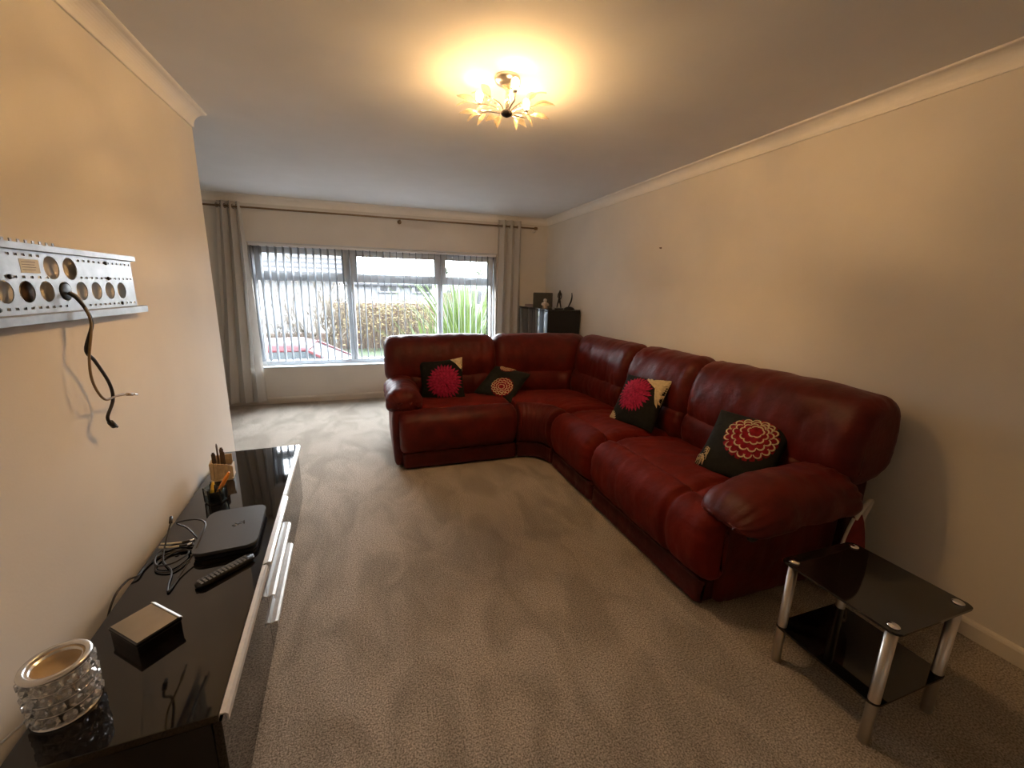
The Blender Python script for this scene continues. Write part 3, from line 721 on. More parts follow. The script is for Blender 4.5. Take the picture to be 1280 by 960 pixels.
obj('power_cord', TUBE(crv([(-.058, -.015, .012), (-.075, -.045, .006), (-.088, -.085, .004), (-.086, -.12, .004), (-.075, -.155, .004)], 6), .0032, 8), MT['white_cord'], ch, True, 'white power cord')

gb = thing('trinket_box', 'small black gloss box with silvery lid beside the wax warmer', 'box', (-.680, 1.345, ZT), math.atan2(.085, .077))
obj('box_body', BX(-.056, -.071, 0, .056, .071, .034, bev=.002), BG, gb)
lid = obj('lid', BX(-.058, -.073, .035, .058, .073, .046, bev=.002), BG, gb)
obj('lid_panel', BX(-.054, -.069, .046, .054, .069, .0475), MT['mirror_top'], lid, False, 'silvery mirror panel on the lid')
obj('lid_glint', BX(-.006, -.071, -.001, .006, .071, .0015, mtx=T((.0545, 0, .0462)) @ RY(.66)), MT['silver_paint'], lid, False, 'added silver strip giving the lid edge its window glint')  # strip added and tilted to stand in for the window highlight on the lid

sb = thing('set_top_box', 'flat black set-top box with rounded corners in the middle of the television unit', 'set-top box', (-.595, 1.875, ZT), math.radians(5))
bm = bmesh.new(); prism(bm, rrect(-.105, -.165, .105, .165, .035, 8), .0, .012); obj('lower_case', bm, MT['black_plastic'], sb)
bm = bmesh.new(); prism(bm, rrect(-.098, -.158, .098, .158, .03, 8), .012, .022); obj('vent_band', bm, BMt, sb)
bm = bmesh.new(); prism(bm, rrect(-.11, -.17, .11, .17, .038, 8), .022, .034)
es = [e for e in bm.edges if all(v.co.z > .033 for v in e.verts)]; bmesh.ops.bevel(bm, geom=es, offset=.002, segments=2, affect='EDGES')
lidp = obj('upper_case', bm, MT['grey_top'], sb)
tcu = bpy.data.curves.new('logo_text', 'FONT'); tcu.body = 'sky'; tcu.size = .042; tcu.align_x = 'CENTER'; tcu.align_y = 'CENTER'; tcu.extrude = .0002
to = bpy.data.objects.new('logo_text', tcu); COL.objects.link(to)
bpy.context.view_layer.update()
tm = bpy.data.meshes.new_from_object(to.evaluated_get(bpy.context.evaluated_depsgraph_get())); bpy.data.objects.remove(to)
tm.materials.clear(); tm.materials.append(MT['logo']); lo = bpy.data.objects.new('logo', tm); COL.objects.link(lo); lo.parent = lidp; lo.location = (.02, .02, .0342); lo.rotation_euler = (0, 0, math.radians(35))

rm = thing('remote_control', 'slim black remote control lying in front of the set-top box', 'remote', (-.546, 1.600, ZT), math.atan2(.135, .145)-PI/2)
bm = bmesh.new(); prism(bm, rrect(-.021, -.10, .021, .10, .018, 6), .002, .017)
bmesh.ops.bevel(bm, geom=[e for e in bm.edges if abs(e.verts[0].co.z-e.verts[1].co.z) < 1e-6], offset=.004, segments=2, affect='EDGES')
obj('remote_body', bm, MT['black_plastic'], rm, True)
bm = bmesh.new()
for j in range(13):
    for i in range(3):
        x = (i-1)*.0115; y = -.084+j*.0132; box(bm, x-.0038, y-.0038, .0165, x+.0038, y+.0038, .0192)
obj('buttons', bm, MT['button'], rm, False, 'rows of small grey rubber buttons', 'stuff')

pc = thing('pen_pot', 'small clear and black pen pot by the wall, nearest to the set-top box', 'pen pot', (-.752, 2.215, ZT), math.radians(10))
bm = bmesh.new(); hexo = [(.045*math.cos(PI/3*k), .045*math.sin(PI/3*k)) for k in range(6)]; prism(bm, hexo, 0, .006); obj('pot_base', bm, BMt, pc)
bm = bmesh.new()
for k in range(6):
    a, b = hexo[k], hexo[(k+1) % 6]; v = [bm.verts.new((p[0]*s, p[1]*s, z)) for p, s, z in ((a, 1, .006), (b, 1, .006), (b, 1.04, .078), (a, 1.04, .078), (a, .93, .006), (b, .93, .006), (b, .97, .078), (a, .97, .078))]
    for f in ((0, 1, 2, 3), (5, 4, 7, 6), (3, 2, 6, 7)): bm.faces.new([v[i] for i in f])
obj('clear_wall', bm, MT['clear'], pc)
bm = bmesh.new()
for k in range(6):
    a = hexo[k]; ring_tube(bm, [(a[0], a[1], .004), (a[0]*1.04, a[1]*1.04, .078)], .003, 6)
obj('corner_rib', bm, BMt, pc, False, 'black corner ribs'); obj('inner_cup', LATHE([(.034, .007), (.036, .06), (.033, .06), (.031, .007)], 20, None, True), BMt, pc, True)
def pen(name, label, base, tip, r, m, cat='pen', tipm=None):
    t = thing(name, label, cat, base, group='pens in the clear pen pot'); d = Vector(tip)-Vector(base)
    a = [Vector((0, 0, 0)), d*.04, d*.86, d*.9, d]; obj('barrel', TUBE(a, [r*.4, r, r, r*.8, r*.7], 10), m, t, True)
    obj('pen_end', TUBE([d, d*1.03], [r*.75, r*.5], 8), tipm or m, t, True); return t
pen('marker_pen', 'fat orange marker pen leaning to the right in the clear pen pot', (-.760, 2.215, ZT+.008), (-.690, 2.23, ZT+.135), .0095, MT['orange'], 'pen')
pen('marker_pen', 'yellow pen standing upright in the clear pen pot', (-.768, 2.200, ZT+.008), (-.755, 2.215, ZT+.10), .0085, MT['yellow'], 'pen')
for k, (dx, dy) in enumerate(((-.012, .012), (.006, -.016))):
    pen('ink_pen', ['dark pen leaning at the back of the clear pen pot', 'dark pen leaning at the front of the clear pen pot'][k], (-.752+dx*.6, 2.215+dy*.6, ZT+.008), (-.752+dx*1.6, 2.215+dy*1.6, ZT+.095), .0042, MT['black_plastic'], 'pen')

wh = thing('wooden_pencil_holder', 'pale wooden slatted pencil holder by the wall towards the far end of the unit', 'pencil holder', (-.80, 2.50, ZT), math.radians(8))
obj('foot_plate', BX(-.052, -.048, 0, .052, .048, .010, bev=.002), MT['wood'], wh)
for k in range(6):
    x = -.046+k*.0155; h = .085+.02*(1-k/5)
    obj('front_slat', BX(x, -.044, .010, x+.0142, -.036, h, bev=.001, seg=1), MT['wood'], wh)
obj('side_slat', BX(.045, -.035, .010, .052, .036, .075, bev=.001, seg=1), MT['wood'], wh); obj('side_slat', BX(-.052, -.035, .010, -.045, .036, .10, bev=.001, seg=1), MT['wood'], wh)
obj('back_slat', BX(-.045, .036, .010, .045, .043, .12, bev=.001, seg=1), MT['wood'], wh)
for k, (x, y, h) in enumerate(((-.03, -.012, .135), (-.008, -.016, .185), (.012, -.008, .14), (.0, .018, .15))):
    t = thing('wooden_stick', ['dark brown stick at the left of the wooden pencil holder', 'tallest thin brown stick in the wooden pencil holder', 'dark brown stick at the right of the wooden pencil holder', 'brown stick at the back of the wooden pencil holder'][k], 'stick', wh.location+Vector((x, y, .0105)), .14, 'sticks in the wooden pencil holder')
    wd = .004 if k == 1 else .009
    b = obj('shaft', BX(-wd, -.003, 0, wd, .003, h), MT['wood_dark'], t); obj('stick_tip', BX(-wd*.6, -.002, h, wd*.6, .002, h+.008), MT['wood_dark'], t)

# cables beside the set-top box
def cable(name, label, pts, r, m, ends=()):
    p0 = Vector(pts[0]); t = thing(name, label, 'cable', p0, group='loose cables')
    obj('wire', TUBE([p-p0 for p in crv(pts, 8)], r, 8), m, t, True)
    for a, b, rr, mm, nm in ends: obj(nm, TUBE([Vector(a)-p0, (Vector(a)+Vector(b))/2-p0, Vector(b)-p0], rr, 10), mm, t, True)
    return t
cz = ZT+.005
cable('power_cable', 'black cable looping up over the corner of the set-top box', [(-.71, 1.85, cz+.002), (-.76, 1.90, cz+.035), (-.80, 1.915, .465), (-.735, 1.915, .47), (-.69, 1.88, .464), (-.68, 1.80, .450), (-.685, 1.72, .425), (-.695, 1.62, cz), (-.70, 1.54, cz), (-.715, 1.58, cz), (-.735, 1.66, cz), (-.79, 1.74, cz), (-.81, 1.83, cz+.03), (-.815, 1.90, cz+.07)], .0032, MT['cable_black'],
      [((-.815, 1.90, cz+.07), (-.82, 1.925, cz+.085), .006, MT['cable_black'], 'plug')])
cable('power_cable', 'black cable coiled on the unit at the left of the set-top box', [(-.70, 1.72, cz), (-.73, 1.66, cz), (-.79, 1.68, cz), (-.80, 1.75, cz), (-.75, 1.80, cz), (-.715, 1.76, cz+.004), (-.745, 1.70, cz+.007), (-.80, 1.71, cz+.004), (-.825, 1.79, cz+.004), (-.79, 1.84, cz+.004), (-.73, 1.83, cz+.006), (-.71, 1.80, cz+.01)], .0032, MT['cable_black'])
cable('power_cable', 'black cable trailing from the set-top box down behind the unit by the wall', [(-.70, 1.78, cz+.002), (-.77, 1.79, cz), (-.82, 1.77, cz), (-.835, 1.71, cz), (-.835, 1.66, cz+.003), (-.855, 1.64, cz+.004), (-.862, 1.58, cz-.002), (-.864, 1.53, .37), (-.866, 1.49, .30), (-.866, 1.46, .18)], .0035, MT['cable_black'])
for k, (y, lb) in enumerate(((1.835, 'cream audio lead with metal plug lying left of the set-top box, farther of the pair'), (1.808, 'cream audio lead with metal plug lying left of the set-top box, nearer of the pair'))):
    cable('audio_lead', lb, [(-.835+k*.003, y+.012, cz+.012), (-.80, y+.004, cz+.012), (-.76, y, cz+.012)], .0032, MT['cream_plug'],
          [((-.76, y, cz+.012), (-.735, y+.003, cz+.012), .005, MT['cable_black'], 'plug_sleeve'), ((-.735, y+.003, cz+.012), (-.72, y+.006, cz+.012), .0055, MT['silver'], 'plug_tip')])

# ------------------------------------------------------------------ steel television bracket on the left wall
XB = XL+.018
br = thing('television_wall_bracket', 'perforated galvanised steel television bracket screwed to the left wall', 'wall bracket', (XB, 1.65, 1.43))
bY0, bY1, bZ0, bZ1 = 1.18, 2.128, 1.345, 1.520
def plate_with_holes(outer, holes, th):
    bm = bmesh.new(); edges = []
    for lp in [outer]+holes:
        vs = [bm.verts.new((0, a, b)) for a, b in lp]
        for i in range(len(vs)): edges.append(bm.edges.new((vs[i], vs[(i+1) % len(vs)])))
    bmesh.ops.triangle_fill(bm, edges=edges, use_beauty=True, use_dissolve=False)
    r = bmesh.ops.extrude_face_region(bm, geom=list(bm.faces))
    for v in [g for g in r['geom'] if isinstance(g, bmesh.types.BMVert)]: v.co.x += th
    return bm
oy, oz = br.location.y, br.location.z
circ = lambda y, z, r, n=22: [(y-oy+r*math.cos(2*PI*k/n), z-oz+r*math.sin(2*PI*k/n)) for k in range(n)]
slot = lambda y, z, w_=.013, h_=.007: [(y-oy-w_/2, z-oz-h_/2), (y-oy+w_/2, z-oz-h_/2), (y-oy+w_/2, z-oz+h_/2), (y-oy-w_/2, z-oz+h_/2)]
holes = [circ(y, 1.407, .030) for y in (1.24, 1.32, 1.395, 1.474, 1.552, 1.630, 1.710, 1.792, 1.873, 1.953, 2.032)] + [circ(y, 1.476, .034) for y in (1.24, 1.32, 1.668, 1.752)]
for y0, y1, z in ((1.40, 1.62, 1.507), (1.80, 2.11, 1.504), (1.40, 1.64, 1.447), (1.80, 2.11, 1.450), (1.36, 1.70, 1.362), (1.82, 2.11, 1.360)):
    k = int((y1-y0)/.027); holes += [slot(y0+(y1-y0)*i/k, z) for i in range(k+1)]
outer = [(bY0-oy, bZ0-oz), (bY1-oy, bZ0-oz), (bY1-oy, bZ1-oz), (bY0-oy, bZ1-oz)]
obj('perforated_plate', plate_with_holes(outer, holes, .0025), MT['steel'], br)
def lip(name, y1, prof):
    bm = bmesh.new(); A = [bm.verts.new((x-XB, bY0-oy, z-oz)) for x, z in prof]; B = [bm.verts.new((x-XB, y1-oy, z-oz)) for x, z in prof]; n = len(prof)
    for i in range(n): bm.faces.new((A[i], A[(i+1) % n], B[(i+1) % n], B[i]))
    bm.faces.new(A[::-1]); bm.faces.new(B); obj(name, bm, MT['steel'], br)
lip('top_rail', bY1+.012, [(XB, 1.519), (XB+.014, 1.519), (XB+.016, 1.521), (XB+.016, 1.538), (XB+.0135, 1.538), (XB+.0135, 1.522), (XB, 1.522)])
lip('bottom_rail', bY1+.035, [(XB, 1.346), (XB+.020, 1.346), (XB+.022, 1.343), (XB+.022, 1.320), (XB+.0195, 1.320), (XB+.0195, 1.343), (XB, 1.343)])
for i in range(17):
    y = 1.24+i*.027
    obj('hook_tab', BX(.0135, y-oy-.004, 1.538-oz, .016, y-oy+.004, 1.5465-oz), MT['steel'], br)
lab = obj('paper_label', BX(.0026, 1.545-oy, 1.458-oz, .0031, 1.618-oy, 1.496-oz), MT['label'], br, False, 'creased cream paper label')
bm = bmesh.new()
for i in range(4): box(bm, .0031, 1.552-oy, 1.466-oz+i*.007, .0033, 1.60-oy+.004*(i % 2), 1.468-oz+i*.007)
obj('label_print', bm, MT['label_ink'], lab)
for y, z in ((1.50, 1.447), (1.955, 1.504), (1.955, 1.450), (2.02, 1.360), (1.44, 1.362)):
    obj('screw', LATHE([(.001, 0), (.007, 0), (.006, .003), (.001, .004)], 10, T((.0026, y-oy, z-oz)) @ RY(PI/2)), MT['bronze'], br, True)
for y in (1.3, 1.9): obj('spacer', LATHE([(.001, 0), (.012, 0), (.012, .0175), (.001, .0175)], 12, T((-.0178, y-oy, 1.365-oz if y < 1.5 else 1.504-oz)) @ RY(PI/2)), MT['steel'], br, True)
obj('rubber_bung', LATHE([(.001, 0), (.0268, 0), (.0268, .004), (.022, .006), (.001, .006)], 22, T((.0, 1.71-oy, 1.407-oz)) @ RY(PI/2)), MT['black_plastic'], br, True, 'black bung the cables come through')
ho = obj('cable_outlet', LATHE([(.001, 0), (.034, 0), (.034, .003), (.001, .003)], 24, T((XL+.0005, 1.595, 1.403)) @ RY(PI/2)), MT['wood_dark'], None, True)
setp(ho, 'dark round cable hole in the left wall seen through two bracket holes', 'cable hole')

ca = [(-.888, 1.706, 1.402), (-.872, 1.712, 1.385), (-.855, 1.716, 1.345), (-.85, 1.715, 1.30), (-.86, 1.682, 1.225), (-.86, 1.715, 1.183), (-.855, 1.757, 1.10), (-.855, 1.76, 1.04), (-.86, 1.722, .99), (-.86, 1.730, .965)]
t = cable('power_cable', 'black cable with bare plug dangling from the wall bracket', ca, .0052, MT['cable_black'], [((-.86, 1.730, .968), (-.86, 1.748, .948), .009, MT['cable_black'], 'plug'), ((-.86, 1.746, .950), (-.86, 1.760, .942), .006, MT['silver'], 'plug_pins')])
cb = [(-.888, 1.712, 1.404), (-.872, 1.718, 1.388), (-.852, 1.712, 1.34), (-.848, 1.705, 1.29), (-.852, 1.672, 1.196), (-.852, 1.667, 1.12), (-.852, 1.708, 1.055), (-.852, 1.776, 1.049), (-.85, 1.84, 1.040)]
cable('aerial_cable', 'tan cable ending in a brass connector dangling from the wall bracket', cb, .0038, MT['cable_tan'], [((-.85, 1.838, 1.040), (-.85, 1.875, 1.030), .0055, MT['cable_tan'], 'connector'), ((-.85, 1.875, 1.030), (-.85, 1.905, 1.022), .0038, MT['silver'], 'connector_tip')])
nl = obj('wall_plug', LATHE([(.001, 0), (.008, 0), (.008, .003), (.004, .004), (.004, .018), (.001, .019)], 12, T((XR, 3.15, 1.825)) @ RY(-PI/2)), MT['wood_dark'], None, True)
setp(nl, 'tiny brown picture fixing in the bare right wall above the sofa', 'wall fixing')

# ------------------------------------------------------------------ ceiling light
LX, LY = .662, 2.08
cl = thing('ceiling_light', 'chrome ceiling light with frosted leaf sprays and three lit bulbs', 'ceiling light', (LX, LY, H))
obj('ceiling_rose', LATHE([(.001, -.0005), (.058, -.0005), (.060, -.006), (.054, -.022), (.036, -.034), (.012, -.038), (.001, -.038)], 32), MT['satin'], cl, True)
obj('stem', LATHE([(.001, -.038), (.008, -.038), (.008, -.140), (.001, -.140)], 16), MT['chrome'], cl, True)
obj('hub', LATHE([(.001, -.135), (.014, -.135), (.026, -.144), (.028, -.152), (.020, -.160), (.007, -.166), (.001, -.168)], 24), MT['bronze'], cl, True, 'dark bronze hub under the stem')
hz = -.148
def leaf_bm(L=.098, w_=.0165):
    bm = bmesh.new(); n = 8; up_, lo_ = [], []
    for k in range(n+1):
        t = k/n; ww = w_*math.sin(PI*t)**.8*(1.15-.4*t); z = .012*math.sin(PI*t)
        up_.append([bm.verts.new((t*L, s*ww, z+(.003 if s == 0 else 0))) for s in (-1, 0, 1)]); lo_.append([bm.verts.new((t*L, s*ww, z-.0025)) for s in (-1, 0, 1)])
    for k in range(n):
        for s in (0, 1):
            for G, fl in ((up_, 0), (lo_, 1)):
                try: bm.faces.new((G[k][s], G[k][s+1], G[k+1][s+1], G[k+1][s]))
                except ValueError: pass
        for s in (0, 2):
            try: bm.faces.new((up_[k][s], up_[k+1][s], lo_[k+1][s], lo_[k][s]))
            except ValueError: pass
    bmesh.ops.remove_doubles(bm, verts=bm.verts, dist=.0003)
    return bm
l0 = None
NA = 9
for i in range(NA):
    a = 2*PI*i/NA+.25; rr = .135+.02*math.sin(i*2.3)
    droop = .006*math.sin(i*1.7)
    end = Vector((rr*math.cos(a), rr*math.sin(a), hz+.022+droop)); midp = Vector((rr*.5*math.cos(a+.12), rr*.5*math.sin(a+.12), hz+.020))
    arm = obj('arm', TUBE(crv([(0.018*math.cos(a), .018*math.sin(a), hz), midp, end], 6), .0026, 7), MT['chrome'], cl, True)
    for k, (da, el, sc, back) in enumerate(((-.32, -.08, 1.0, 0), (.30, .10, 1.05, 0), (.0, -.75, .7, .035))):
        p = end - Vector((math.cos(a), math.sin(a), 0))*back
        m = T(p) @ RZ(a+da) @ RY(-el) @ RX(.35*(1 if k else -1)) @ Matrix.Scale(sc, 4)
        if l0 is None: l0 = obj('leaf', leaf_bm(), MT['acrylic'], arm); l0.matrix_local = m
        else: inst(l0, arm, m)
    # a twisted glass bead strand on every third arm
    if i % 3 == 1:
        bm = bmesh.new()
        for q in range(5): 
            bmesh.ops.create_icosphere(bm, subdivisions=1, radius=.006, matrix=T(Vector((.05+.016*q, .008*math.sin(q*2), 0.004*q))))
        b = obj('bead_strand', bm, MT['crystal'], arm); b.matrix_local = T((0, 0, hz+.02)) @ RZ(a+.35)
bulbs = [(.548, 2.150), (.664, 1.968), (.783, 2.145)]
for bx, by in bulbs:
    p = Vector((bx-LX, by-LY, 0))
    d = p.normalized()
    arm = obj('bulb_arm', TUBE(crv([d*.02+Vector((0, 0, hz)), p*.6+Vector((0, 0, hz+.012)), p*.97+Vector((0, 0, hz+.018)), p+Vector((0, 0, hz+.048))], 6), .004, 8), MT['chrome'], cl, True)
    obj('bulb_cup', LATHE([(.012, 0), (.0215, .014), (.0255, .030), (.0245, .030), (.0205, .014), (.010, .002)], 18, T(p+Vector((0, 0, hz+.052))), True), MT['tulip'], arm, True, 'clear glass bulb cup')
    obj('bulb_holder', LATHE([(.001, 0), (.009, 0), (.010, .006), (.008, .014), (.001, .014)], 14, T(p+Vector((0, 0, hz+.044)))), MT['chrome'], arm, True)
    obj('bulb', LATHE([(.001 if k in (0, 12) else .0175*math.sin(PI*k/12)*(1+.12*math.cos(PI*k/12)*-1), .023-.023*math.cos(PI*k/12)) for k in range(13)], 18, T(p+Vector((0, 0, hz+.056)))), MT['bulb'], arm, True, 'lit warm bulb')

# ------------------------------------------------------------------ corner cabinet and the things on it
cx0, cx1, cy0, cy1, cz1 = 1.985, 2.405, 4.507, 5.50, 1.228
cab = thing('display_cabinet', 'tall black cabinet with two glass doors in the far corner behind the sofa', 'cabinet', (cx0, cy0, 0))
CW, CL = cx1-cx0, cy1-cy0
obj('side_panel', BX(.018, 0, .06, CW, .018, cz1-.02), BMt, cab); obj('side_panel', BX(.018, CL-.018, .06, CW, CL, cz1-.02), BMt, cab)
obj('top', BX(0, 0, cz1-.02, CW, CL, cz1, bev=.002, seg=1), BG, cab); obj('back_panel', BX(CW-.008, .018, .06, CW, CL-.018, cz1-.02), BMt, cab)
obj('plinth', BX(.02, .0, 0, CW, CL, .06), BMt, cab)
for k in range(2): obj('shelf', BX(.03, .018, .42+k*.38, CW-.008, CL-.018, .435+k*.38), BMt, cab)
for y0, y1 in ((.003, CL/2-.004), (CL/2+.004, CL-.003)):
    bm = bmesh.new(); f = .02
    box(bm, 0, y0, .065, .018, y0+f, cz1-.023); box(bm, 0, y1-f, .065, .018, y1, cz1-.023); box(bm, 0, y0+f, .065, .018, y1-f, .065+f); box(bm, 0, y0+f, cz1-.023-f, .018, y1-f, cz1-.023)
    d = obj('door', bm, BMt, cab)
    obj('door_glass', BX(-.001, y0+.004, .07, .012, y1-.004, cz1-.026), MT['cab_glass'], d, False, 'glossy dark glass reflecting the window')
    yk = y1-.03 if y0 < .1 else y0+.03
    obj('knob', LATHE([(.001, 0), (.006, 0), (.009, .012), (.001, .016)], 12, T((-.001, yk, .62)) @ RY(-PI/2)), MT['silver'], d, True)
fb = thing('photo_frame', 'black rectangular frame standing upright on the corner cabinet', 'frame', (2.13, 5.02, cz1+.0005), math.radians(-21))
Mf = RX(-.16)
bm = bmesh.new(); prism(bm, rrect(-.125, 0, .125, .19, .012), -.006, .006, Mf @ RX(PI/2)); obj('frame_body', bm, MT['black_plastic'], fb)
obj('frame_screen', BX(-.11, -.0075, .015, .11, -.006, .175, mtx=Mf), BMt, fb); obj('frame_stand', BX(-.03, .0, 0, .03, .007, .14, mtx=T((0, .048, 0)) @ RX(.2)), BMt, fb)
bx_ = thing('flat_box', 'small flat dull pink box at the window end of the corner cabinet', 'box', (2.12, 5.36, cz1+.0005), .2)
obj('box_tray', BX(-.06, -.09, 0, .06, .09, .018, bev=.002), MT['lilac'], bx_); obj('box_lid', BX(-.062, -.092, .018, .062, .092, .030, bev=.003), MT['lilac'], bx_)
fg = thing('cream_figurine', 'small cream figurine in front of the black frame on the corner cabinet', 'figurine', (2.05, 4.76, cz1+.0005))
obj('figurine_body', LATHE([(.001, 0), (.032, 0), (.034, .012), (.026, .03), (.032, .055), (.026, .075), (.014, .082), (.001, .083)], 18), MT['figurine'], fg, True)
bm = bmesh.new(); bmesh.ops.create_uvsphere(bm, u_segments=14, v_segments=10, radius=.022, matrix=T((0, -.003, .098)))
obj('figurine_head', bm, MT['figurine'], fg, True)
bm = bmesh.new(); ring_tube(bm, crv([(-.03, 0, .065), (-.042, -.01, .045), (-.025, -.028, .038)], 4), .009, 8); ring_tube(bm, crv([(.03, 0, .065), (.042, -.01, .045), (.025, -.028, .038)], 4), .009, 8)
obj('figurine_arms', bm, MT['figurine'], fg, True)
def skin_fig(name, parent, verts, edges, rads, m):
    me = bpy.data.meshes.new(name); me.from_pydata(verts, edges, []); o = bpy.data.objects.new(name, me); COL.objects.link(o); o.parent = parent
    o.modifiers.new('skin', 'SKIN'); o.modifiers.new('sub', 'SUBSURF').levels = 2; o.modifiers['sub'].render_levels = 2
    for i, r in enumerate(rads): me.skin_vertices[0].data[i].radius = (r, r)
    me.skin_vertices[0].data[0].use_root = True
    me.materials.append(m)
    return o
sg = thing('statuette', 'slim dark statuette of a striding figure on the corner cabinet', 'statuette', (2.165, 4.60, cz1+.0005), math.radians(-20))
obj('statuette_base', BX(-.052, -.03, 0, .052, .03, .012, bev=.003), MT['bronze'], sg)
skin_fig('statuette_body', sg, [(0, 0, .115), (.0, 0, .15), (.003, 0, .185), (.003, 0, .205), (.004, -.004, .224), (-.018, 0, .065), (-.026, 0, .014), (.012, 0, .065), (.024, 0, .014), (-.016, 0, .18), (-.020, -.006, .145), (-.004, -.016, .125), (.02, 0, .18), (.023, -.004, .145), (.016, -.014, .118)],
         [(0, 1), (1, 2), (2, 3), (3, 4), (0, 5), (5, 6), (0, 7), (7, 8), (2, 9), (9, 10), (10, 11), (2, 12), (12, 13), (13, 14)],
         [.015, .013, .016, .008, .012, .009, .007, .009, .007, .007, .006, .005, .007, .006, .005], MT['bronze'])
tk = thing('tusk_ornament', 'dark curved tusk ornament on a rounded base at the corner cabinet edge', 'ornament', (2.300, 4.60, cz1+.0005), math.radians(-20))
obj('ornament_base', LATHE([(.001, 0), (.060, 0), (.058, .008), (.040, .022), (.018, .030), (.001, .031)], 20, Matrix.Diagonal((1.1, .6, 1, 1))), MT['bronze'], tk, True)
obj('tusk', TUBE(crv([(-.012, 0, .026), (.004, 0, .06), (.020, 0, .10), (.027, 0, .15), (.024, 0, .195)], 6), [.005+.005*math.sin(PI*min(1, k/24*1.1)) for k in range(25)], 10), MT['bronze'], tk, True)

# ------------------------------------------------------------------ outdoors
GZ = -.75
def ground(name, x0, x1, prof, m, label):
    bm = bmesh.new(); rows = []
    for y, z in prof: rows.append([bm.verts.new((x0, y, z)), bm.verts.new((x1, y, z)), bm.verts.new((x1, y, z-.3)), bm.verts.new((x0, y, z-.3))])
    for A, B in zip(rows, rows[1:]):
        for k in range(4): bm.faces.new((A[k], A[(k+1) % 4], B[(k+1) % 4], B[k]))
    bm.faces.new(rows[0]); bm.faces.new(rows[-1][::-1])
    return setp(obj(name, bm, m), label, name, kind='structure')
ground('driveway', -14, 16, [(5.95, -.92), (9.1, -.92)], MT['tarmac'], 'pale driveway just outside the window')
ground('lawn', -14, 16, [(9.1, -.95), (9.3, -.62), (10.4, -.45), (13.2, -.38)], MT['grass'], 'green front lawn beyond the driveway')
ground('road', -40, 50, [(13.2, -.40), (15.0, -.5), (60, -1.2)], MT['tarmac'], 'pale road and forecourts beyond the lawn')
# brick wall with pale coping
bw = thing('brick_wall', 'orange brick garden wall with pink coping across the street behind the hedge', 'wall', (0.3, 13.6, -.45))
obj('brickwork', BX(-1.25, -.1, 0, 1.9, .1, 1.25), MT['brick'], bw); obj('coping', BX(-1.28, -.15, 1.25, 1.94, .15, 1.42, bev=.02), MT['coping'], bw)
obj('end_pier', BX(1.94, -.18, 0, 2.28, .18, 1.75, bev=.01), MT['brick'], bw)
lw = thing('low_brick_wall', 'low orange brick wall in front of the white house on the left', 'wall', (-4.2, 13.6, -.45))
obj('brickwork', BX(-3.5, -.1, 0, 3.1, .1, .45), MT['brick'], lw); obj('coping', BX(-3.52, -.14, .45, 3.1, .14, .52), MT['coping'], lw)
# hedge of leafy stems
hd = thing('hedge', 'straggly yellow-green hedge in front of the brick wall', 'hedge', (.55, 12.9, -.42))
bm = bmesh.new(); rnd = random.Random(5)
for i in range(90):
    x = rnd.uniform(-1.55, 1.15); y = rnd.uniform(-.35, .35); h = rnd.uniform(.9, 1.5); lx, ly = rnd.uniform(-.25, .25), rnd.uniform(-.2, .2)
    ring_tube(bm, [(x, y, 0), (x+lx*.4, y+ly*.4, h*.5), (x+lx, y+ly, h)], [.012, .009, .004], 5)
obj('stems', bm, MT['twig'], hd, False, None, 'stuff')
bm = bmesh.new()
for i in range(3800):
    x = rnd.uniform(-1.75, 1.35); y = rnd.uniform(-.5, .5); z = rnd.betavariate(2.2, 1.3)*1.5+.05
    m = T((x, y, z)) @ Matrix.Rotation(rnd.uniform(0, 6.28), 4, 'Z') @ Matrix.Rotation(rnd.uniform(-1, 1), 4, 'X'); s = rnd.uniform(.025, .05)
    v = [bm.verts.new(m @ Vector(q)) for q in ((-s, 0, 0), (0, -s*.45, .006), (s, 0, 0), (0, s*.45, .006))]; bm.faces.new(v)
obj('leaves', bm, MT['hedge_leaf'], hd, False, None, 'stuff')
# bare shrub beyond the car
sh = thing('bare_shrub', 'bare pale shrub with many twigs growing behind the red car', 'shrub', (-1.0, 9.9, -.50))
rnd = random.Random(9); bm = bmesh.new()
def branch(p, d, L, r, depth):
    pts = [p]; r = max(r, .006); q = p.copy(); dd = d.copy()
    for k in range(4):
        dd = (dd+Vector((rnd.uniform(-.25, .25), rnd.uniform(-.25, .25), rnd.uniform(-.02, .14)))).normalized(); q = q+dd*L/4; pts.append(q.copy())
    ring_tube(bm, pts, [r*(1-.16*k) for k in range(5)], 5)
    if depth:
        for k in range(3 if depth > 1 else 4):
            i = rnd.randint(2, 4); nd = (dd+Vector((rnd.uniform(-.8, .8), rnd.uniform(-.6, .6), rnd.uniform(-.1, .6)))).normalized()
            branch(pts[i], nd, L*rnd.uniform(.5, .75), r*.5, depth-1)
ring_tube(bm, [(.12, 0, 0), (.13, 0, .25), (.10, .02, .5)], [.09, .075, .06], 9)
obj('trunk', bm, MT['twig'], sh, True); bm = bmesh.new()
for k in range(9): branch(Vector((.11+rnd.uniform(-.05, .05), 0, .35)), Vector((rnd.uniform(-.9, .7), rnd.uniform(-.3, .3), .9)).normalized(), rnd.uniform(.75, 1.05), .03, 3)
for k in range(14): branch(Vector((rnd.uniform(-1.0, -.1), rnd.uniform(-.2, .2), 0)), Vector((rnd.uniform(-.3, .3), rnd.uniform(-.3, .3), 1)).normalized(), rnd.uniform(.75, 1.1), .018, 2)
obj('branches', bm, MT['twig'], sh, True, None, 'stuff')
